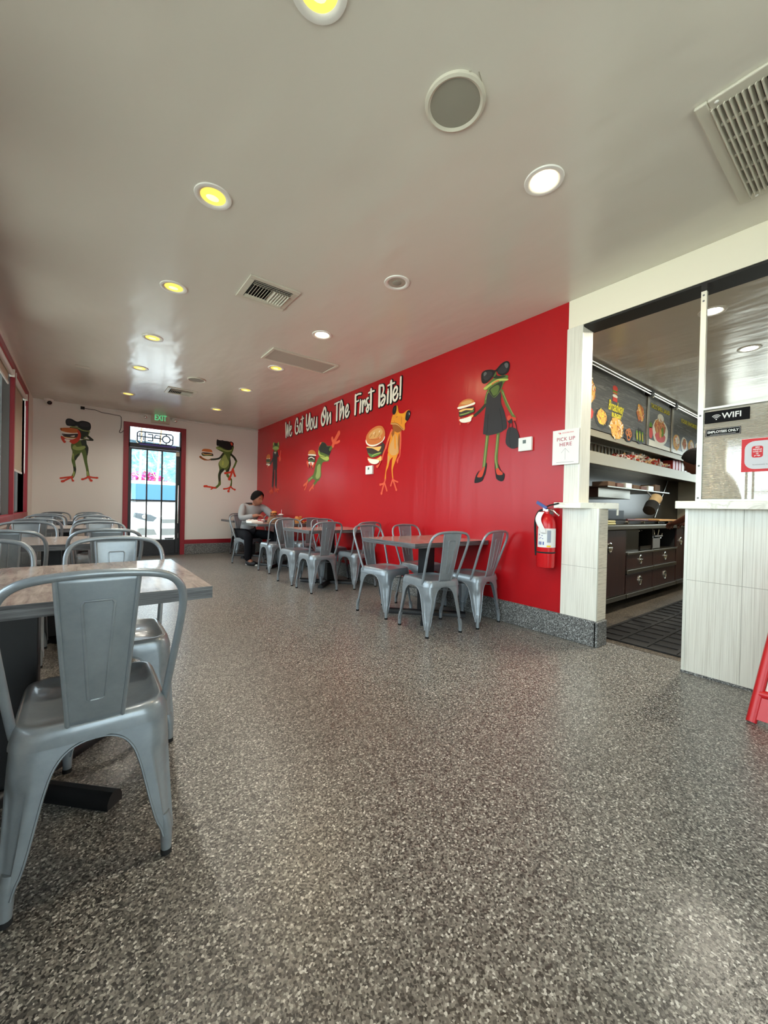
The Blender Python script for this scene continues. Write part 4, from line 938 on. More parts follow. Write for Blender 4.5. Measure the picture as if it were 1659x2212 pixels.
 'frog_e': """PO 3921 1753 3887 1865 3854 1976 3683 1940 3693 1841 3702 1730 3713 1675 3761 1652 3815 1634 3889 1663 3919 1707
PN 3845 1980 3799 1968 3823 1880 3862 1942
PN 3709 1921 3688 1840 3702 1730 3727 1688 3728 1845
Po 3824 1903 3789 1921 3752 1888 3730 1789 3719 1704 3762 1663 3843 1665 3891 1704 3885 1796 3841 1859
PO 3806 1895 3779 1897 3765 1748 3792 1751
PO 3919 1701 3833 1647 3878 1605 3912 1521 3948 1465 3954 1360 3983 1356 3959 1489 3933 1580
PO 3726 1676 3761 1652 3824 1629 3839 1544 3841 1481 3819 1366 3801 1365 3818 1480 3785 1557 3743 1633
Po 3917 1660 3889 1652 3914 1567 3924 1580
Sr 34 3854 1976 3925 1858 3969 1770
Sr 27 3969 1770 4015 1705 4041 1630
SO 13 3863 1960 3925 1858
Sr 25 3679 1939 3675 1839 3680 1728
Sr 18 3680 1728 3686 1650 3724 1603
Sr 29 3719 1603 3732 1587
Sr 18 3719 1591 3727 1564
Sr 24 3964 1367 3991 1321 4069 1306
Sr 27 3982 1332 4008 1268 4035 1198
Sr 24 3977 1326 3951 1278 3925 1225
Sr 37 4035 1198 4037 1192
Sr 31 4069 1307 4067 1305
Sr 18 3814 1371 3777 1347 3714 1327
Sr 24 3809 1360 3776 1307 3737 1232
Sr 23 3814 1360 3835 1315 3848 1287
Sr 31 3739 1235 3736 1231
Sr 22 3846 1288 3843 1287
Sr 20 3714 1327 3711 1326
PO 3876 2059 3842 2157 3789 2176 3761 2267 3742 2241 3717 2169 3639 2149 3572 2170 3522 2166 3545 2122 3567 2044 3600 2016 3598 1955 3631 1944 3685 2007 3757 2041 3866 2052
PN 3838 2042 3757 2035 3685 1996 3649 1952 3709 1932 3753 1936 3818 1976
Po 3867 2064 3775 2052 3685 2007 3615 1952 3631 1944 3694 1994 3766 2033 3857 2048
SN 8 3862 2066 3766 2051 3703 2015 3628 1954
PY2 3760 2131 3744 2168 3746 2225 3717 2169 3647 2145 3604 2143 3620 2091 3672 2127
SN 7 3769 2122 3742 2128
SN 7 3667 2104 3660 2025
SN 8 3803 2082 3799 2076
PK 3843 2186 3836 2247 3792 2273 3765 2256 3771 2195 3806 2162
Pk 3822 2233 3800 2252 3790 2227 3808 2202
PK 3594 2081 3579 2144 3538 2167 3505 2142 3511 2089 3551 2046 3585 2057
Pk 3562 2130 3538 2148 3520 2128 3536 2093
SW 6 3525 2134 3520 2112
PM 4049 1850 3995 1820 3998 1773 4025 1717 4063 1685 4066 1769
PB 4409 1930 4384 1996 4290 2051 4167 2075 4057 2058 3996 1996 3984 1936 4011 1887 4108 1851 4251 1837 4369 1870
Po 4341 1984 4268 2023 4166 2045 4075 2031 4034 1978 4092 1932 4212 1918 4328 1933
SN 8 4318 1944 4267 1980
SN 9 4213 1942 4184 1987
SN 8 4141 1927 4093 1968
SW 8 4235 1982 4215 2003
SW 8 4114 1989 4094 2004
SN 5 4285 1915 4191 1897 4110 1905
SW 7 4091 1908 4081 1925
PW 4409 1930 4369 1876 4282 1844 4158 1839 4040 1867 3989 1919 3992 1890 4039 1855 4158 1821 4271 1821 4368 1851 4408 1893
PM 4389 1828 4313 1820 4157 1809 4048 1826 4017 1775 4044 1707 4103 1689 4255 1673 4341 1718 4376 1777
PC 4383 1815 4260 1796 4166 1761 4105 1743 4057 1792 4077 1800 4208 1805 4367 1829
PV 4353 1744 4278 1718 4205 1717 4064 1727 4064 1709 4132 1686 4245 1672 4308 1690
SY 10 4256 1691 4184 1709 4074 1716
PC 4351 1682 4254 1655 4151 1646 4052 1673 4050 1613 4100 1617 4202 1644 4340 1668
Pr 4361 1670 4340 1668 4305 1610 4310 1592 4338 1625
PW 4345 1662 4202 1644 4100 1623 4109 1594 4179 1579 4273 1595 4327 1630
Pr 4158 1556 4098 1575 4080 1604 4060 1602 4097 1546 4137 1524""",
 'frog_f': """SG 33 2394 2130 2414 2069 2419 2010
SL 8 2397 2125 2417 2063
SD 32 2423 2010 2474 1972 2542 1935
SG 28 2234 2106 2205 2031 2176 1962
SG 24 2176 1962 2134 1892 2094 1835
SL 6 2227 2093 2177 1991 2108 1865
SG 38 2385 1729 2397 1617 2411 1499 2420 1409
SL 10 2392 1706 2403 1588 2420 1415
SG 35 2264 1724 2274 1603 2282 1487 2272 1399
SL 9 2270 1702 2281 1575 2289 1488 2268 1399
PR 2442 1392 2420 1421 2405 1402 2432 1332 2485 1322 2497 1335 2471 1370
PR 2275 1393 2247 1392 2205 1343 2211 1332 2260 1334 2278 1370
PK 2395 1455 2384 1437 2400 1348 2410 1336 2439 1284 2514 1268 2530 1281 2520 1324 2502 1360 2472 1388 2497 1335 2485 1322 2440 1326 2412 1391
PK 2295 1453 2286 1400 2267 1340 2211 1332 2202 1354 2226 1379 2259 1439 2240 1380 2192 1348 2181 1324 2196 1279 2230 1275 2272 1300 2285 1353 2293 1400
Pk 2379 2121 2324 2079 2261 2101 2243 2074 2238 1992 2201 1904 2170 1768 2203 1739 2250 1722 2363 1714 2422 1731 2438 1748 2427 1891 2412 2008 2404 2096
SK 7 2384 1913 2387 1795 2393 1736
SK 6 2257 1949 2226 1828 2217 1746
PG 2436 2175 2378 2222 2308 2251 2184 2237 2176 2201 2216 2171 2235 2129 2281 2076 2323 2062 2360 2099 2390 2147 2428 2155
PD 2376 2150 2285 2187 2230 2186 2248 2127 2289 2083 2323 2067 2353 2097
PG 2361 2147 2291 2171 2263 2147 2282 2094 2324 2079 2346 2108
PY 2443 2177 2392 2195 2286 2223 2176 2201 2182 2186 2271 2202 2363 2182 2420 2157
Sr 10 2348 2191 2306 2207 2271 2207
PD 2336 2259 2309 2304 2287 2258 2197 2235 2224 2225 2300 2232
PG 2336 2264 2316 2303 2298 2284 2315 2259
PK 2476 2282 2470 2328 2426 2344 2353 2331 2310 2316 2255 2354 2201 2367 2164 2348 2156 2304 2171 2263 2218 2243 2273 2266 2302 2303 2336 2259 2393 2225 2437 2218 2464 2236
Pk 2454 2288 2433 2325 2381 2323 2344 2296 2372 2256 2423 2244
Pk 2288 2293 2241 2338 2194 2343 2173 2314 2192 2274 2239 2263
Pg 2214 2342 2194 2351 2174 2337 2173 2308 2193 2302
Pg 2447 2317 2425 2329 2410 2307 2439 2290
PR 2169 1842 2160 1863 2133 1858 2119 1822 2132 1796 2158 1806
Pk 2173 1848 2158 1817 2120 1833 2118 1794 2145 1792 2168 1819
PR 2120 1845 2081 1832 2074 1809 2093 1807 2113 1815
SK 7 2150 1748 2145 1792 2126 1818
SK 6 2116 1822 2114 1748
SK 6 2096 1807 2079 1776 2068 1730
Pk 2163 1738 2130 1756 2072 1731 2048 1689 2034 1631 2039 1577 2086 1560 2132 1570 2176 1615 2175 1683
SK 5 2130 1751 2141 1673 2125 1575
SR 25 2741 1951 2740 1918
SR 20 2731 1885 2728 1875
SR 20 2624 1871 2604 1880
PB 2761 2050 2733 2096 2659 2116 2587 2101 2546 2065 2554 2054 2633 2051 2715 2042
Po 2725 2082 2659 2100 2594 2090 2586 2067 2658 2062
PW 2762 2054 2633 2054 2546 2062 2550 2041 2617 2036 2698 2032 2757 2034
PM 2748 2022 2698 2026 2561 2025 2551 1967 2582 1961 2729 1948 2747 1990
PC 2748 2013 2681 2023 2584 2011 2560 2012 2575 1990 2656 2005 2722 1998
SV 14 2738 1972 2671 1970 2559 1981
SY 5 2729 1968 2615 1973
PC 2737 1943 2654 1929 2566 1945 2565 1921 2613 1916
PW 2736 1924 2670 1926 2589 1931 2581 1905 2596 1882 2669 1881 2719 1896""",
}
# ------------------------------------------------------------------ painted wall lettering and murals
def mural(name, key, label, cat, plane):
    mb = MB(); used = []; k = 0; lines = MUR[key].split('\n')
    step = .00015
    def fnk(d): return (lambda a, z: (XR-d, a, z)) if plane == 'r' else (lambda a, z: (a, YF-d, z))
    passes = [(True, 1), (False, 0)] if key == 'text' else [(False, 0)]
    for outline, _ in passes:
        for ln in lines:
            p = ln.split(); kd, mk = p[0][0], ('K' if outline else p[0][1:]); k += 1
            if mk not in used: used.append(mk)
            mi = used.index(mk); nums = [int(q)/1000 for q in p[1:]]; wd = 0
            if kd == 'S': wd = nums[0]; nums = nums[1:]
            pts = list(zip(nums[::2], nums[1::2])); d = .0012+step*(1 if outline else k)
            if kd == 'S': stroke_poly(mb, pts, wd+(.030 if outline else 0), fnk(d), mi)
            else:
                q = [(v.x, v.y) for v in smooth_curve([(a, b_) for a, b_ in pts], True, 4)] if kd == 'P' else pts
                mb.flat(q, fnk(d), mi)
    o = obj(name, mb, [MURM[u] for u in used], smooth=0); tag(o, label, cat); return o
mural('wall_lettering', 'text', 'white brush lettering saying We Got You On The First Bite, black outlined', 'lettering', 'r')
mural('frog_mural', 'frog_a', 'painted green frog in dark sunglasses biting a burger, left of the far door', 'mural', 'f')
mural('frog_mural', 'frog_b', 'painted green frog in dark glasses walking with a burger, right of the far door', 'mural', 'f')
mural('frog_mural', 'frog_c', 'small painted frog in a black suit holding a burger, nearest the red wall corner', 'mural', 'r')
mural('frog_mural', 'frog_d', 'painted pale green frog leaping with one red hand raised, below the lettering', 'mural', 'r')
mural('frog_mural', 'frog_e', 'painted orange frog with big black eyes holding a tall burger', 'mural', 'r')
mural('frog_mural', 'frog_f', 'painted frog in a black dress and heels with burger and handbag, nearest the kitchen', 'mural', 'r')
# ------------------------------------------------------------------ kitchen
KY = 1.72; KT = .885
def pull(mbp, x, z, parent, y=KY):
    t = obj('recessed_pull', MB().lathe([(.052, 0), (.052, .006), (.044, .009), (.040, .004), (.0, .002)], 28, 0, Matrix.Translation((x, y, z)) @ Matrix.Rotation(radians(90), 4, 'X')), m_chrome, parent, 40)
    obj('pull_bar', B(x-.040, x+.040, y-.013, y-.006, z-.004, z+.004), m_chrome, t, 0, bevel=.002); return t
def cabinet(x0, x1, label, kind):
    t = thing('kitchen_cabinet', label, 'cabinet', (0, 0, 0), 0, 'walnut kitchen cabinets under the steel counter')
    z0, z1 = .115, .835
    if kind == 'door':
        obj('body', B(x0, x1, KY+.02, 2.5, z0, z1), m_dark, t, 0)
        d = obj('door', B(x0+.004, x1-.012, KY-.002, KY+.018, z0+.05, z1-.005), m_walnut, t, 0, bevel=.002)
        pull(None, (x0+x1)/2+.02, .66, d, KY-.002)
        obj('kick_rail', MB().box(x0+.004, x1-.012, KY-.016, KY+.01, z0, z0+.045), m_steel, t, 0, bevel=.003)
    elif kind == 'drawers':
        obj('body', B(x0, x1, KY+.02, 2.5, z0, .565), m_dark, t, 0)
        for (a, c) in ((.115, .355), (.365, .565)):
            d = obj('drawer', B(x0+.004, x1-.012, KY-.002, KY+.018, a+.045, c), m_walnut, t, 0, bevel=.002)
            pull(None, (x0+x1)/2, (a+c)/2+.035, d, KY-.002); obj('drawer_rail', B(x0+.004, x1-.012, KY-.018, KY+.01, a, a+.042), m_steel, d, 0, bevel=.004)
        obj('top_rail', B(x0, x1, KY-.02, KY+.3, .568, .592), m_steel, t, 0, bevel=.003)
        obj('side_panel', B(x0, x0+.02, KY+.01, 2.5, .592, z1), m_steeld, t, 0)
    return t
cabinet(3.70, 4.52, 'dark walnut cabinet with a round chrome pull beside the half wall', 'door')
cabinet(4.53, 5.27, 'left bank of two dark walnut drawers under the open burner bay', 'drawers')
cabinet(5.27, 6.04, 'right bank of two dark walnut drawers under the open burner bay', 'drawers')
cabinet(6.05, 6.32, 'narrow dark walnut cabinet right of the drawers', 'door')
cabinet(6.33, 7.3, 'dark walnut cabinet partly hidden by the service counter', 'door')
# burner bay contents
t = thing('griddle_burner', 'open griddle burner bay with pipes and a grey valve box above the drawers', 'burner', (0, 0, 0))
obj('cover_plate', B(4.54, 4.93, KY+.03, KY+.045, .592, .83), m_steeld, t, 0)
obj('back_plate', B(4.54, 6.04, 2.45, 2.49, .592, .83), m_dark, t, 0)
obj('tray', MB().box(4.95, 5.5, KY+.02, 2.4, .60, .61).box(4.95, 5.5, KY+.02, KY+.03, .61, .64), m_steeld, t, 0)
obj('gas_pipe', MB().tube([(4.95, KY+.2, .69), (5.35, KY+.2, .69), (5.45, KY+.22, .70)], .008, 8).tube(smooth_curve([(5.5, KY+.1, .80), (5.48, KY+.1, .75), (5.54, KY+.1, .72), (5.6, KY+.1, .76), (5.58, KY+.1, .81)]), .008, 8).tube(smooth_curve([(5.75, KY+.1, .81), (5.72, KY+.1, .74), (5.80, KY+.1, .70), (5.86, KY+.1, .76)]), .008, 8).tube([(5.5, KY+.25, .66), (5.95, KY+.25, .67)], .009, 8), m_chrome, t)
obj('valve_box', MB().box(5.28, 5.52, KY+.01, KY+.12, .60, .72).box(5.33, 5.58, KY, KY+.12, .735, .75), m_grey, t, 0, bevel=.004)
obj('igniter', MB().ball((5.02, KY+.06, .81), .008, 8).ball((5.09, KY+.06, .812), .006, 8), m_chrome, t)
struct(obj('trim_11', B(3.60, 7.6, KY-.035, 2.6, KT-.05, KT), m_steel, smooth=0, bevel=.008))
t = thing('griddle', 'dark cast griddle with a raised edge and chrome knobs along the steel counter', 'griddle', (0, 0, 0))
obj('plate', MB().box(4.0, 6.1, KY+.10, 2.4, KT, KT+.035).box(4.0, 6.1, 2.36, 2.42, KT+.035, KT+.16).box(4.0, 4.03, KY+.12, 2.4, KT+.035, KT+.12), mat('black iron', srgb(36, 34, 32), .45, .4), t, 0, bevel=.004)
for x in (4.25, 4.75, 5.2, 5.65, 6.0): obj('knob', MB().tube([(x, KY+.10, KT+.02), (x, KY+.07, KT+.02)], .015, 12), m_chrome, t)
obj('grab_rail', MB().tube([(4.25, 2.1, KT+.03), (4.25, 2.1, KT+.13), (4.62, 2.1, KT+.13), (4.62, 2.1, KT+.03)], .012, 8), m_rubber, t)
m_can = mat('folded cloth', srgb(196, 190, 140), .8); tag(obj('folded_towel', MB().box(3.95, 4.22, KY-.02, KY+.055, KT, KT+.022).box(3.96, 4.225, KY-.015, KY+.055, KT+.022, KT+.045), m_can, smooth=0, bevel=.008), 'folded pale towel on the steel counter edge beside the half wall', 'towel')
tag(obj('bun_board', MB().prism([(5.45, 0), (6.15, 0), (6.3, .35), (5.55, .3)], 0, .02, 0, Matrix.Translation((0, KY+.0, KT+.036))), mat('pale wood', srgb(206, 160, 104), .7), smooth=0, bevel=.005), 'pale wooden board on the griddle beside the cook hand', 'board')
tag(obj('spatula', MB().tube([(4.65, KY+.05, KT+.05), (5.25, KY+.06, KT+.046)], .012, 8).box(5.25, 5.42, KY+.02, KY+.10, KT+.036, KT+.040), mat('maroon handle', srgb(96, 40, 38), .5)), 'spatula with a maroon handle lying along the front of the griddle', 'spatula')
# splash shelf with packets in front of the dark steel wall
t = thing('wall_shelf', 'thin steel shelf with trays against the dark steel wall behind the griddle', 'shelf', (0, 2.25, 0))
obj('board', B(5.00, 7.1, -.13, .47, 1.318, 1.335), m_steel, t, 0, bevel=.003); obj('bracket', B(5.05, 6.0, .0, .46, 1.20, 1.318), m_steel, t, 0, bevel=.004)
R = random.Random(4)
for i in range(7):
    x = 5.2+i*.26; tag(obj('food_carton', MB().box(x, x+.2, 2.2, 2.4, 1.336, 1.39+R.random()*.06), [MATS['brown_paper'], mat('dull pink card', srgb(128, 92, 80), .7), MATS['pvc_bag']][i % 3], smooth=0, bevel=.006), ['brown carton at the left end of the thin steel shelf', 'pinkish carton second from the left on the thin steel shelf', 'clear bagged packet third from the left on the thin steel shelf', 'brown carton in the middle of the thin steel shelf', 'pinkish carton fifth from the left on the thin steel shelf', 'clear bagged packet near the right end of the thin steel shelf', 'brown carton at the right end of the thin steel shelf'][i], 'carton', 'cartons on the thin steel shelf')
m_cup = mat('tan cup', srgb(190, 164, 120), .6)
M = Matrix.Translation((6.05, 2.0, 1.12)) @ Matrix.Rotation(radians(55), 4, 'Y')
t = thing('cup_dispenser', 'tan paper cups in a tilted black holder below the thin steel shelf', 'cup dispenser', (0, 0, 0))
obj('cups', MB().lathe([(.062, 0), (.068, .10), (.072, .11), (.072, .18), (.0, .18)], 24, 0, M), m_cup, t); obj('holder', MB().lathe([(.0, -.13), (.072, -.125), (.08, -.02), (.08, .02)], 24, 0, M), m_rubber, t)
obj('hook', MB().tube([(6.1, 2.0, 1.2), (6.15, 2.1, 1.318)], .01, 8), m_grey, t)
tag(obj('wall_brace', MB().tube([(6.75, 2.2, .95), (7.75, 2.35, 1.56)], .012, 8), m_steel), 'thin diagonal steel brace in front of the dark steel wall', 'brace')
tag(obj('wall_seam', MB().box(5.12, 5.13, 2.69, 2.72, .9, 1.6), m_chrome, smooth=0), 'thin vertical steel joint strip on the dark steel wall', 'strip')
# hood
t = thing('extractor_hood', 'long stainless steel extractor hood front above the griddle', 'hood', (0, 0, 0)); HY = 2.1
obj('canopy_lip', B(3.3, 9.5, HY, HY+.03, 1.56, 1.70), m_hood, t, 0, bevel=.004); obj('underside', B(3.3, 9.5, HY+.03, 2.72, 1.66, 1.68), m_steeld, t, 0)
obj('shelf_back', MB().box(3.3, 9.5, HY+.28, HY+.30, 1.68, 1.90), m_hood, t, 0)
mb = MB()
for i in range(60): x = 3.4+i*.1; mb.tube([(x, HY+.27, 1.69), (x, HY+.27, 1.88)], .018, 8)
obj('baffle_ribs', mb, m_steel, t)
obj('upper_rail', B(3.3, 9.5, HY-.012, HY+.02, 1.86, 1.935), m_hood, t, 0, bevel=.004); obj('top_duct', B(3.3, 9.5, HY+.03, 2.72, 1.90, H), m_steeld, t, 0)
tag(obj('packet_pile', MB(), m_paper), kind=None) if False else None
R = random.Random(11); pm = [mat('packet red', srgb(176, 52, 40), .4), MATS['pvc_bag'], mat('packet tan', srgb(200, 160, 110), .5), mat('packet white', srgb(222, 216, 204), .4)]
mb = MB()
for i in range(420):
    x = 5.35+R.random()*1.9; hgt = .10*(1-((x-6.3)/1.1)**2); z = 1.70+R.random()*max(.02, hgt); y = HY+.05+R.random()*.16
    M = Matrix.Translation((x, y, z)) @ Matrix.Rotation(R.random()*6, 4, 'X') @ Matrix.Rotation(R.random()*6, 4, 'Z'); mb.box(-.05, .05, -.004, .004, -.012, .012, R.randrange(4), M)
tag(obj('sauce_packets', mb, pm, smooth=0), 'heap of small sauce and cracker packets on the hood shelf', 'packets', kind='stuff')
for i in range(9):
    x = 7.35+i*.14; tag(obj('paper_sleeve', B(x, x+.11, HY+.06, HY+.20, 1.70, 1.86+.01*(i % 3)), pm[3] if i > 2 else pm[0], smooth=0, bevel=.004), ['first', 'second', 'third', 'fourth', 'fifth', 'sixth'][i % 3 if i < 3 else i-3]+(' red' if i < 3 else ' white')+' paper sleeve from the left on the hood shelf', 'sleeve', 'red paper sleeves on the hood shelf' if i < 3 else 'white paper sleeves on the hood shelf')
# menu boards
m_menu = mat('charcoal wood menu print', rough=.4); n, l, b = nodes(m_menu); v = coords(m_menu, (1.2, 1, 16)); a = noise(m_menu, v, 2.4, 4, .6, 1.5)
l.new(ramp(m_menu, a.outputs[0], [(.35, srgb(44, 43, 40)), (.55, srgb(66, 65, 60)), (.66, srgb(104, 102, 96))]), b.inputs['Base Color'])
m_yel = mat('menu yellow', srgb(226, 214, 60), .5); m_plate = mat('black plate', srgb(24, 24, 26), .3); m_plw = mat('white plate', srgb(226, 224, 206), .4)
fr1 = mat('golden fries', srgb(222, 172, 84), .7); fr2 = mat('toasted brown', srgb(176, 104, 50), .7); tom = mat('tomato red', srgb(198, 52, 34), .5)
MY = HY-.02
def fnm(d): return lambda a, z: (a, MY-d, z)
def blob(mb, cx, cz, rx, rz, mi, d, n=20, wob=0, seed=1):
    R = random.Random(seed); ph = [R.uniform(0, 6) for _ in range(3)]
    mb.flat([(cx+rx*cos(2*pi*k/n)*(1+wob*sin(3*2*pi*k/n+ph[0])+wob*sin(7*2*pi*k/n+ph[1])), cz+rz*sin(2*pi*k/n)*(1+wob*sin(5*2*pi*k/n+ph[2]))) for k in range(n)], fnm(d), mi)
def scatter(mb, cx, cz, rx, rz, n, mis, d, size, seed, lng=1.8):
    R = random.Random(seed)
    for i in range(n):
        a = R.uniform(0, 2*pi); q = R.random()**.5; x, z = cx+rx*q*cos(a), cz+rz*q*sin(a); th = R.uniform(0, pi); s = size*R.uniform(.6, 1.3)
        c_, s_ = cos(th), sin(th); mb.flat([(x+c_*u*s*lng-s_*w_*s*.5, z+s_*u*s*lng+c_*w_*s*.5) for u, w_ in ((-1, -1), (1, -1), (1, 1), (-1, 1))], fnm(d+i*.00001), mis[i % len(mis)])
FM = [m_plate, fr1, fr2, tom, MATS['lettuce'], m_plw, m_yel, mat('menu grey', srgb(120, 124, 120), .5)]
def board(x0, x1, label):
    t = thing('menu_board', label, 'menu board', (0, 0, 0), 0, 'menu boards above the hood'); z0, z1 = 1.94, 2.585
    obj('panel', B(x0, x1, MY, MY+.012, z0, z1), m_menu, t, 0)
    obj('side_channel', B(x1-.02, x1+.055, MY-.012, MY+.01, z0, z1), m_steel, t, 0, bevel=.003)
    return t
b1 = board(4.1, 6.03, 'large charcoal menu board with yellow Broadway Burger lettering and food plates')
text('heading', 'Broadway', .17, m_yel, Vector((5.06, MY-.003, 2.27)), FW, b1, .42, .001, .002, slant=.3); text('heading', 'BURGER', .07, m_yel, Vector((5.08, MY-.003, 2.17)), FW, b1, .26, .001, .002)
mb = MB(); blob(mb, 5.03, 2.49, .07, .035, 3, .002); blob(mb, 5.03, 2.455, .075, .010, 4, .0022); blob(mb, 5.03, 2.435, .07, .012, 2, .0024); blob(mb, 5.03, 2.40, .07, .02, 5, .0026); mb.box(4.97, 5.09, MY-.003, MY-.001, 2.335, 2.385, 3)
obj('burger_emblem', mb, FM, b1, 0)
mb = MB(); blob(mb, 4.70, 2.085, .17, .115, 0, .002); blob(mb, 4.70, 2.10, .12, .085, 1, .0024, wob=.06); scatter(mb, 4.70, 2.10, .12, .085, 60, [1, 1, 2, 6], .0026, .012, 1); obj('menu_picture', mb, FM, b1, 0)
mb = MB(); blob(mb, 5.10, 2.03, .18, .13, 1, .002, wob=.07, seed=2); scatter(mb, 5.10, 2.03, .19, .125, 110, [1, 2, 1, 1, 5], .0024, .014, 2); obj('menu_picture', mb, FM, b1, 0)
mb = MB(); blob(mb, 5.45, 1.99, .14, .085, 0, .002)
for (cx, cz) in ((5.41, 2.02), (5.49, 2.01), (5.45, 1.965), (5.46, 2.035)):
    stroke_poly(mb, [(cx+.045*cos(2*pi*k/10), cz+.033*sin(2*pi*k/10)) for k in range(11)], .020, fnm(.0024), 2)
obj('menu_picture', mb, FM, b1, 0)
mb = MB(); blob(mb, 5.80, 2.33, .12, .10, 2, .002, wob=.08, seed=5); stroke_poly(mb, [(5.74, 2.40), (5.80, 2.33), (5.86, 2.26)], .07, fnm(.0024), 1); scatter(mb, 5.80, 2.31, .12, .10, 40, [3, 5, 1, 2], .0026, .010, 6); obj('menu_picture', mb, FM, b1, 0)
mb = MB(); blob(mb, 5.80, 2.02, .15, .10, 0, .002)
for k in range(3): stroke_poly(mb, [(5.70+k*.09, 2.06), (5.71+k*.09, 1.98)], .055, fnm(.0024), 4); stroke_poly(mb, [(5.71+k*.09, 2.05), (5.72+k*.09, 1.98)], .02, fnm(.0026), 1)
obj('menu_picture', mb, FM, b1, 0)
mb = MB(); blob(mb, 4.36, 2.35, .16, .16, 1, .002, wob=.08, seed=8); scatter(mb, 4.36, 2.35, .17, .16, 60, [2, 3, 5, 1], .0024, .014, 9); blob(mb, 4.36, 2.10, .13, .08, 3, .002, wob=.05); obj('menu_picture', mb, FM, b1, 0)
b2 = board(6.09, 6.97, 'narrow menu board reading TACO SHELL SALAD with a red salad picture')
text('heading', 'TACO SHELL SALAD', .085, m_yel, Vector((6.51, MY-.003, 2.49)), FW, b2, .72, .001, .0015)
mb = MB(); mb.flat([(6.09, 1.94), (6.97, 1.94), (6.97, 1.99), (6.09, 2.03)], fnm(.001), 5)
blob(mb, 6.52, 2.17, .30, .19, 5, .002, wob=.03); blob(mb, 6.50, 2.23, .22, .11, 2, .0024, wob=.06); blob(mb, 6.52, 2.37, .12, .06, 5, .0026); blob(mb, 6.52, 2.10, .20, .075, 3, .0028, wob=.04); scatter(mb, 6.50, 2.25, .21, .10, 60, [3, 2, 1, 1], .0030, .014, 21); blob(mb, 6.60, 2.18, .05, .07, 4, .0034); blob(mb, 6.52, 2.15, .04, .06, 1, .0036); blob(mb, 6.17, 2.12, .07, .08, 3, .002); blob(mb, 6.16, 2.22, .05, .04, 4, .002); obj('menu_picture', mb, FM, b2, 0)
b3 = board(7.03, 8.9, 'menu board reading YOUR FAVORITE BURRITOS above wrapped food pictures, half behind the cook')
text('heading', 'YOUR FAVORITE BURRITOS', .085, m_yel, Vector((8.02, MY-.003, 2.47)), FW, b3, 1.30, .001, .0015)
mb = MB(); mb.flat([(7.03, 1.94), (8.9, 1.94), (8.9, 1.985), (7.03, 2.0)], fnm(.001), 5); R = random.Random(5)
for k, x in enumerate((7.2, 7.55, 7.9, 8.25, 8.6)): blob(mb, x, 2.11, .15, .12, 5 if k % 2 else 1, .002+.0002*k, wob=.05, seed=k); blob(mb, x+.02, 2.13, .09, .08, 2 if k % 2 else 5, .0026+.0002*k, wob=.06, seed=k+9); scatter(mb, x, 2.12, .10, .08, 25, [1, 2, 3], .0040, .012, k)
for k in range(3): stroke_poly(mb, [(7.2+k*.42, 2.37-.005*k), (7.46+k*.42, 2.365-.005*k)], .012, fnm(.002), 7)
obj('menu_picture', mb, FM, b3, 0)
t = thing('menu_rail', 'chrome tube rail with dark corner brackets running above the menu boards', 'rail', (0, 0, 0))
obj('tube', MB().tube([(3.4, MY-.045, 2.64), (9.5, MY-.045, 2.64)], .012, 10).tube([(3.4, MY-.045, 2.605), (9.5, MY-.045, 2.605)], .010, 10), m_chrome, t)
for x in (6.06, 7.0): obj('bracket', MB().box(x-.05, x+.04, MY-.06, MY+.03, 2.59, 2.66), m_black, t, 0, bevel=.004); obj('bolt', MB().ball((x+.055, MY-.03, 2.635), .018, 12).ball((x+.055, MY-.03, 2.595), .018, 12), m_chrome, t)
# kitchen floor mat
t = thing('kitchen_mat', 'black perforated rubber mat on the kitchen floor inside the opening', 'mat', (0, 0, 0)); mb = MB()
mx0, mx1, my0, my1 = 3.34, 8.2, .20, 1.50
mb.box(mx0, mx1, my0, my1, .001, .006)
for i in range(8): y = my0+(my1-my0)*i/7; mb.box(mx0, mx1, y-.012, y+.012, .006, .013)
for i in range(33): x = mx0+(mx1-mx0)*i/32; mb.box(x-.007, x+.007, my0, my1, .006, .0125)
obj('mat', mb, mat('dark rubber mat', srgb(24, 22, 20), .7), t, 0)
# things behind the screen: pale shelving and equipment on the back wall of the kitchen
t = thing('kitchen_shelving', 'pale kitchen shelving seen blurred through the ribbed screen', 'shelving', (8.6, .3, 0)); mb = MB()
for x in (0, .5):
    for y in (-1.3, 0, 1.2): mb.box(x, x+.03, y, y+.03, 0, 2.0)
for z in (.4, .9, 1.4, 1.95): mb.box(0, .53, -1.3, 1.23, z, z+.02)
obj('rack', mb, m_steel, t, 0)
for i in range(10): obj('stored_box', B(.03, .45, -1.25+i*.24, -1.06+i*.24, .92, 1.10+.08*(i % 3)), [MATS['pvc_bag'], m_white, m_can][i % 3], t, 0)
t = thing('steel_worktable', 'steel worktable seen blurred through the ribbed screen', 'worktable', (4.4, -.9, 0))
obj('top', B(0, 2.2, -.4, .4, .86, .9), m_steel, t, 0)
for x in (.04, 2.12):
    for y in (-.36, .32): obj('leg', B(x, x+.04, y, y+.04, 0, .86), m_steel, t, 0)
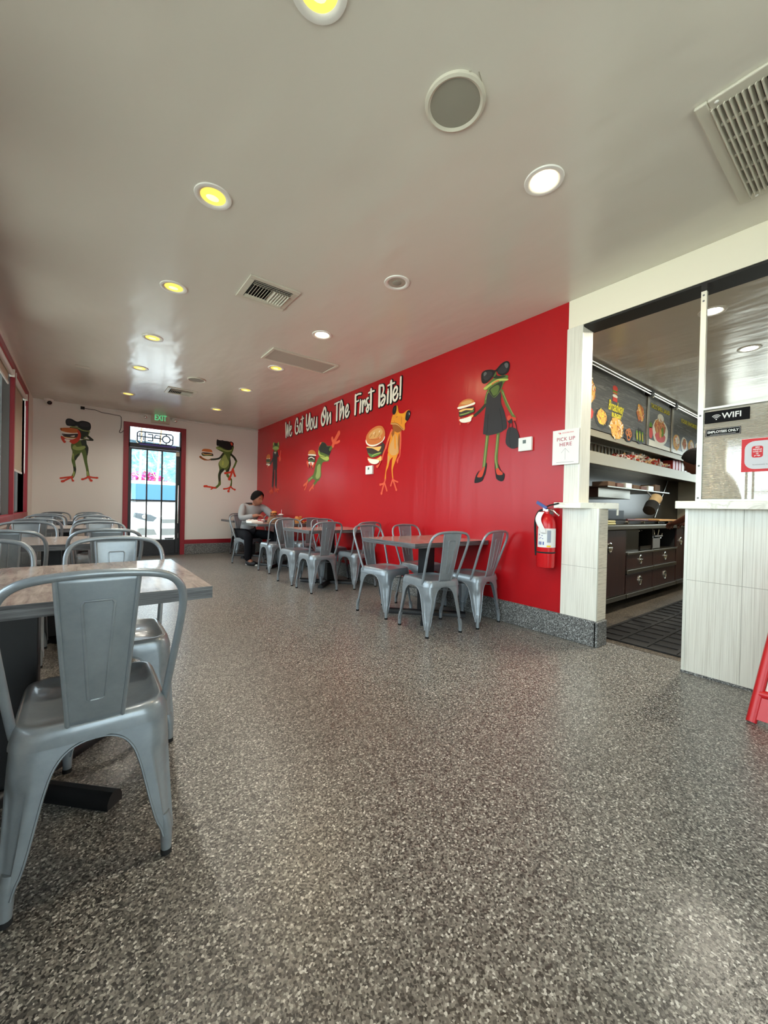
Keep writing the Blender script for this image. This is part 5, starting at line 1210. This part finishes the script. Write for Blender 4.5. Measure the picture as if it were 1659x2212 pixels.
# ------------------------------------------------------------------ people
def skin(name, V, E, R, m, parent=None, sub=2, root=0, flat=None):
    me = bpy.data.meshes.new(name); me.from_pydata([tuple(v) for v in V], E, []); me.update()
    o = bpy.data.objects.new(name, me); COL.objects.link(o); me.materials.append(m)
    bpy.context.view_layer.objects.active = o
    md = o.modifiers.new('skin', 'SKIN'); md.use_smooth_shade = True; md.branch_smoothing = .3
    if not me.skin_vertices: me.attributes  # layer is made with the modifier
    for i, r in enumerate(R):
        sv = me.skin_vertices[0].data[i]; sv.radius = r if isinstance(r, tuple) else (r, r); sv.use_root = (i == root)
    s = o.modifiers.new('sub', 'SUBSURF'); s.levels = sub; s.render_levels = sub
    dg = bpy.context.evaluated_depsgraph_get(); m2 = bpy.data.meshes.new_from_object(o.evaluated_get(dg)); m2.name = name
    o.modifiers.clear(); o.data = m2; bpy.data.meshes.remove(me)
    m2.materials.clear(); m2.materials.append(m)
    if parent: o.parent = parent
    return o
def chain(pts): return [(i, i+1) for i in range(len(pts)-1)]
def head_mesh(c, fwd, size, up=(0, 0, 1)):
    """a face with brow, nose, lips, chin and ears, turned to look along fwd"""
    f = Vector(fwd).normalized(); u = Vector(up); s = f.cross(u).normalized(); u = s.cross(f).normalized()
    M = Matrix((( s.x, f.x, u.x, c[0]), (s.y, f.y, u.y, c[1]), (s.z, f.z, u.z, c[2]), (0, 0, 0, 1)))
    hh = size; mb = MB(); n = 40; rows = 34; vs = []; fs = []
    for j in range(rows+1):
        t = pi*j/rows; z = cos(t)*.5*hh
        for k in range(n):
            a = 2*pi*k/n; y = cos(a)*sin(t); x = sin(a)*sin(t); wx, wy = .345*hh, .43*hh
            if z < 0: wx *= 1-.38*(-z/(.5*hh))**1.5; 
            px, py, pz = x*wx, y*wy, z
            if py > 0:
                fr = max(0, 1-(px/(.33*hh))**2); g_ = lambda cz, w_, sx: math.exp(-((pz/hh-cz)/w_)**2-(px/hh/sx)**2)
                py += hh*(.085*g_(-.12, .075, .055)+.03*g_(.02, .07, .04)+.025*g_(.10, .04, .22)-.045*(math.exp(-((pz/hh-.03)/.05)**2-((abs(px)/hh-.14)/.07)**2))+.035*g_(-.265, .03, .10)+.04*g_(-.40, .06, .11)-.012*g_(-.235, .012, .09))
                if z < -.1*hh: py += .03*hh*fr
            else:
                if z < -.15*hh: py *= .78
            vs.append((px, py, pz))
    for j in range(rows):
        for k in range(n): fs.append((j*n+k, (j+1)*n+k, (j+1)*n+(k+1) % n, j*n+(k+1) % n))
    mb.add(vs, fs, 0, M)
    for sg in (-1, 1): mb.ball((sg*.345*hh, -.02*hh, -.02*hh), (.03*hh, .075*hh, .11*hh), 12, 0, M)
    return mb, M
def hair_mesh(M, hh, long=.0):
    mb = MB(); n = 36; rows = 16; vs = []; fs = []
    for j in range(rows+1):
        t = pi*.60*j/rows
        for k in range(n):
            a = 2*pi*k/n; fy = cos(a)
            tt = t*(1.0 if fy < 0 else 1-.56*fy)
            x, y, z = sin(a)*sin(tt), cos(a)*sin(tt), cos(tt); q = 1.09+.03*sin(11*a+j*1.7)*sin(t)
            vs.append((x*.362*hh*q, y*(.475 if y > 0 else .45)*hh*q-.01*hh, z*(.53+.05*max(0, y))*hh*q))
    for j in range(rows):
        for k in range(n): fs.append((j*n+k, (j+1)*n+k, (j+1)*n+(k+1) % n, j*n+(k+1) % n))
    return mb.add(vs, fs, 0, M)
def hand(wrist, d, palm_n, spread, curl, side):
    """vertices, edges, radii of palm and five fingers; d points to the fingers, palm_n out of the palm"""
    w_ = Vector(wrist); d = Vector(d).normalized(); pn = Vector(palm_n).normalized(); s = d.cross(pn).normalized()*side
    V = []; E = []; R = []
    def add(p, r, par=None):
        V.append(tuple(p)); R.append(r); i = len(V)-1
        if par is not None: E.append((par, i))
        return i
    r0 = add(w_, .021); pc = add(w_+d*.045, (.024, .018), r0)
    for k, (off, L) in enumerate([(-.027, .070), (-.009, .080), (.010, .074), (.027, .058)]):
        kn = add(w_+d*.082+s*off, .0105, pc); p = w_+d*.082+s*off; dd = d.copy(); i = kn
        for q, f in enumerate((.42, .32, .26)):
            ang = curl*(q+.6); dd = (d*cos(ang)+pn*sin(ang)+s*off*spread).normalized(); p = p+dd*L*f; i = add(p, (.0092, .0085, .0072)[q], i)
    tb = w_+d*.03-s*.032; i = add(tb, .012, pc); i = add(tb-s*.018+d*.026+pn*.012, .0098, i); add(tb-s*.014+d*.052+pn*.026, .0082, i)
    return V, E, R
# --- the man at the third red wall table
P_ = thing('person', 'seated man in a grey sweater and black trousers eating at a red wall table', 'person', (2.28, 6.86, 0))
o0 = Vector((2.28, 6.86, 0))
def L(x, y, z): return Vector((x, y, z))-o0
pel = L(2.28, 6.90, .53); spine = L(2.30, 6.89, .70); chest = L(2.335, 6.83, .90); neckb = L(2.355, 6.775, 1.0); neck = L(2.37, 6.735, 1.055); headc = L(2.385, 6.70, 1.125)
shR = L(2.175, 6.80, .985); shL = L(2.53, 6.80, .99); elR = L(2.10, 6.66, .775); elL = L(2.66, 6.64, .80); wrR = L(2.27, 6.47, .835); wrL = L(2.53, 6.43, .85)
hipR = L(2.20, 6.86, .50); hipL = L(2.38, 6.86, .50); knR = L(2.20, 6.45, .50); knL = L(2.66, 6.57, .49); anR = L(2.19, 6.53, .10); anL = L(2.60, 6.66, .10)
knR = L(2.18, 6.50, .49); anR = L(2.21, 6.60, .10)
V = [pel, spine, chest, neckb, neck, shR, elR, shL, elL, hipR, knR, anR, hipL, knL, anL, wrR, wrL, L(2.26, 6.50, .045), L(2.66, 6.56, .045)]
E = [(0, 1), (1, 2), (2, 3), (3, 4), (2, 5), (5, 6), (6, 15), (2, 7), (7, 8), (8, 16), (0, 9), (9, 10), (10, 11), (11, 17), (0, 12), (12, 13), (13, 14), (14, 18)]
R_ = [.11, .10, .11, .07, .052, .055, .04, .055, .04, .08, .058, .04, .08, .058, .04, .027, .027, .035, .035]
for wr, d, pn, sd in ((15, (.75, -.35, .10), (.1, .1, -1), -1), (16, (.10, -.75, .10), (-.6, -.1, -.5), 1)):
    hv, he, hr = hand(V[wr], d, pn, 2, .55, sd); base = len(V)-1; 
    mp = {0: wr}; 
    for k in range(1, len(hv)): V.append(Vector(hv[k])); R_.append(hr[k]); mp[k] = len(V)-1
    E += [(mp[a], mp[b_]) for a, b_ in he]
body = skin('body', V, E, R_, MATS['skin'], P_, 2)
hm, HM = head_mesh(headc, (.42, -.72, -.26), .240); obj('head', hm, MATS['skin'], P_, 60)
obj('hair', hair_mesh(HM, .240), MATS['hair'], P_, 60)
mb = MB()
for sx in (-1, 1): mb.ball((sx*.030, .078, .006), (.011, .007, .006), 10, 0, HM)
obj('eye', mb, mat('dark eye', srgb(28, 20, 18), .3), P_); mb = MB()
for sx in (-1, 1): mb.box(-.018, .018, -.004, .004, -.003, .003, 0, HM @ Matrix.Translation((sx*.030, .087, .026)) @ Matrix.Rotation(sx*radians(-6), 4, 'Y'))
obj('eyebrow', mb, MATS['hair'], P_, 0)
sw = skin('sweater', [L(2.28, 6.905, .555), spine, chest, neckb+Vector((0, 0, -.005)), shR, elR, shL, elL, wrR*.93+elR*.07, wrL*.93+elL*.07, L(2.29, 6.90, .62)], [(0, 10), (10, 1), (1, 2), (2, 3), (2, 4), (4, 5), (5, 8), (2, 6), (6, 7), (7, 9)], [(.150, .125), (.148, .125), (.160, .128), .078, .078, .058, .078, .058, .040, .040, (.150, .125)], MATS['shirt'], P_)
tr = skin('trousers', [pel, hipR, knR, anR+Vector((0, 0, -.035)), hipL, knL, anL+Vector((0, 0, -.035)), (hipR+knR)/2, (hipL+knL)/2], [(0, 1), (1, 7), (7, 2), (2, 3), (0, 4), (4, 8), (8, 5), (5, 6)], [(.14, .12), .098, .078, .062, .098, .078, .062, .09, .09], MATS['trousers'], P_)
for an, tip, c_ in ((anR, L(2.30, 6.44, .035), 'shoe'), (anL, L(2.70, 6.46, .035), 'shoe')):
    fl_ = Vector((an.x, an.y, .04)); h = skin('shoe', [Vector((an.x, an.y, .09)), fl_, fl_*.45+tip*.55, tip], [(0, 1), (1, 2), (2, 3)], [.054, .05, (.052, .04), (.042, .032)], MATS['shoe'], P_)
    dd = (tip-fl_).normalized(); obj('sole', MB().tube([fl_-dd*.04+Vector((0, 0, -.028)), tip+dd*.02+Vector((0, 0, -.024))], .014, 8), MATS['shoe_white'], h)
# --- the cook
C_ = thing('person', 'cook with short black hair in dark clothes leaning behind the screen towards the griddle', 'person', (4.55, 1.08, 0)); c0_ = Vector((4.55, 1.08, 0))
def K(x, y, z): return Vector((x, y, z))-c0_
cp, cs, cc, cn, cnk, ch = K(4.60, .92, .90), K(4.60, .92, 1.08), K(4.60, .95, 1.25), K(4.58, 1.03, 1.37), K(4.56, 1.07, 1.41), K(4.54, 1.15, 1.50)
sA, sB = K(4.38, 1.0, 1.33), K(4.80, 1.0, 1.33); eA, eB = K(4.30, 1.02, 1.06), K(4.92, 1.05, 1.06); wA, wB = K(4.50, 1.27, .93), K(5.0, 1.28, .93)
V = [cp, cs, cc, cn, cnk, sA, eA, sB, eB, K(4.5, .92, .86), K(4.5, .95, .48), K(4.5, .92, .09), K(4.72, .92, .86), K(4.72, .95, .48), K(4.72, .92, .09), K(4.5, 1.04, .04), K(4.72, 1.04, .04), wA, wB]
E = [(0, 1), (1, 2), (2, 3), (3, 4), (2, 5), (5, 6), (6, 17), (2, 7), (7, 8), (8, 18), (0, 9), (9, 10), (10, 11), (11, 15), (0, 12), (12, 13), (13, 14), (14, 16)]
R_ = [.12, .11, .12, .07, .055, .06, .042, .06, .042, .08, .06, .045, .08, .06, .045, .04, .04, .03, .03]
for wr, d, pn, sd in ((17, (.5, .6, -.15), (0, 0, -1), 1), (18, (-.1, .9, -.2), (0, 0, -1), -1)):
    hv, he, hr = hand(V[wr], d, pn, 2, .6, sd); mp = {0: wr}
    for k in range(1, len(hv)): V.append(Vector(hv[k])); R_.append(hr[k]); mp[k] = len(V)-1
    E += [(mp[a], mp[b_]) for a, b_ in he]
skin('body', V, E, R_, MATS['skin_dark'], C_, 2)
hm, HM2 = head_mesh(ch, (.15, .85, -.35), .23); obj('head', hm, MATS['skin_dark'], C_, 60); obj('hair', hair_mesh(HM2, .23), MATS['hair'], C_, 60)
skin('shirt', [cp, cs, cc, cn, sA, (sA+eA)/2, sB, (sB+eB)/2], [(0, 1), (1, 2), (2, 3), (2, 4), (4, 5), (2, 6), (6, 7)], [(.17, .13), (.165, .13), (.18, .14), .085, .085, .07, .085, .07], MATS['hivis'], C_)
skin('trousers', [cp, V[9], V[10], V[11], V[12], V[13], V[14]], [(0, 1), (1, 2), (2, 3), (0, 4), (4, 5), (5, 6)], [(.16, .13), .105, .08, .06, .105, .08, .06], MATS['trousers'], C_)
# ------------------------------------------------------------------ food and things on the man's table
TZ = .722
t = thing('burger', 'half eaten burger held in the seated man hand', 'burger', (2.545, 6.335, .875))
obj('bun', MB().lathe([(0, .045), (.03, .042), (.046, .028), (.048, .012), (.045, .006)], 20), MATS['bun'], t); obj('patty', MB().lathe([(.0, .006), (.048, .006), (.050, -.010), (0, -.010)], 18), MATS['patty'], t); obj('bottom_bun', MB().lathe([(0, -.010), (.045, -.010), (.044, -.024), (0, -.026)], 18), MATS['bun'], t)
def tray(name, x, y, w_, d_, h_, m1, m2, label, cat, rz=0):
    t = thing(name, label, cat, (x, y, TZ), rz); mb = MB(); a, c = w_/2, d_/2; o = .015
    vs = [(-a+o, -c+o, 0), (a-o, -c+o, 0), (a-o, c-o, 0), (-a+o, c-o, 0), (-a, -c, h_), (a, -c, h_), (a, c, h_), (-a, c, h_)]
    mb.add(vs, [(0, 1, 2, 3), (0, 1, 5, 4), (1, 2, 6, 5), (2, 3, 7, 6), (3, 0, 4, 7)]); obj('tray_shell', mb, m1, t, 0, solid=.004)
    obj('liner', MB().grid(lambda u, v: ((u*2-1)*(a+.015), (v*2-1)*(c+.015), h_*.55+.02*sin(u*9)*sin(v*7)+.02*(abs(u*2-1)+abs(v*2-1))/2), 12, 12), m2, t, 50, solid=.001)
    return t
tray('food_tray', 2.26, 6.38, .20, .16, .045, MATS['red_plastic'], m_paper, 'red food tray lined with white paper in front of the seated man', 'food tray')
t = thing('takeout_box', 'open white foam box overhanging the table corner by the seated man', 'box', (2.17, 6.19, TZ), radians(8))
obj('base', B(-.10, .10, -.09, .09, 0, .032), m_white, t, 0, bevel=.008); obj('lid', MB().box(-.10, .10, .085, .10, .01, .05), m_white, t, 0, bevel=.006)
t = thing('paper_bag', 'brown paper bag lying on the table beside the red tray', 'bag', (2.47, 6.20, TZ), radians(10))
obj('bag', MB().grid(lambda u, v: (.11*cos(2*pi*u)*(1-.3*v), .07*sin(2*pi*u)*(1-.5*v), .10*v+.008*sin(11*u)), 20, 7, wrap=True), MATS['brown_paper'], t, 50, solid=.002)
t = thing('glass_cup', 'clear plastic cup with a straw on the man table', 'cup', (2.66, 6.33, TZ)); obj('cup', MB().lathe([(.030, 0), (.042, .13), (.044, .132)], 24), mat('clear plastic', (1, 1, 1, 1), .08, trans=.9, alpha=1), t, solid=.0015)
obj('lid', MB().lathe([(.046, .132), (.046, .138), (.02, .15), (0, .15)], 24), m_paper, t); obj('straw', MB().tube([(0, 0, .02), (.012, 0, .22)], .003, 6), m_paper, t)
t = thing('paper_cup', 'small white paper cup beside the clear cup on the man table', 'cup', (2.74, 6.24, TZ)); obj('cup', MB().lathe([(.026, 0), (.034, .09), (.036, .092)], 20), m_paper, t, solid=.0012)
tag(obj('napkin', MB().grid(lambda u, v: (2.62+.12*u, 6.05+.10*v, TZ+.004+.006*sin(6*u+4*v)), 8, 8), m_paper, solid=.001), 'crumpled white napkin near the cups on the man table', 'napkin')
t = thing('wicker_basket', 'small round tan wicker basket with a notched rim on the man table', 'basket', (2.90, 6.15, TZ))
mb = MB()
for k in range(7): z = .006+k*.0125; r = .062+.012*sin(pi*k/6); mb.tube([(r*cos(2*pi*i/28), r*sin(2*pi*i/28), z) for i in range(28)], .0072, 8, closed=True)
obj('wall', mb, MATS['basket'], t); obj('rim_flap', MB().grid(lambda u, v: ((.060-.01*v)*cos(2*pi*u), (.060-.01*v)*sin(2*pi*u), .085+v*(.028 if sin(2*pi*u*2+1) > 0 else .010)), 40, 3, wrap=True), MATS['bun'], t, 30, solid=.003)
tray('snack_tray', 2.98, 5.98, .10, .10, .02, MATS['brown_paper'], MATS['bun'], 'low brown paper tray at the red wall end of the man table', 'food tray')
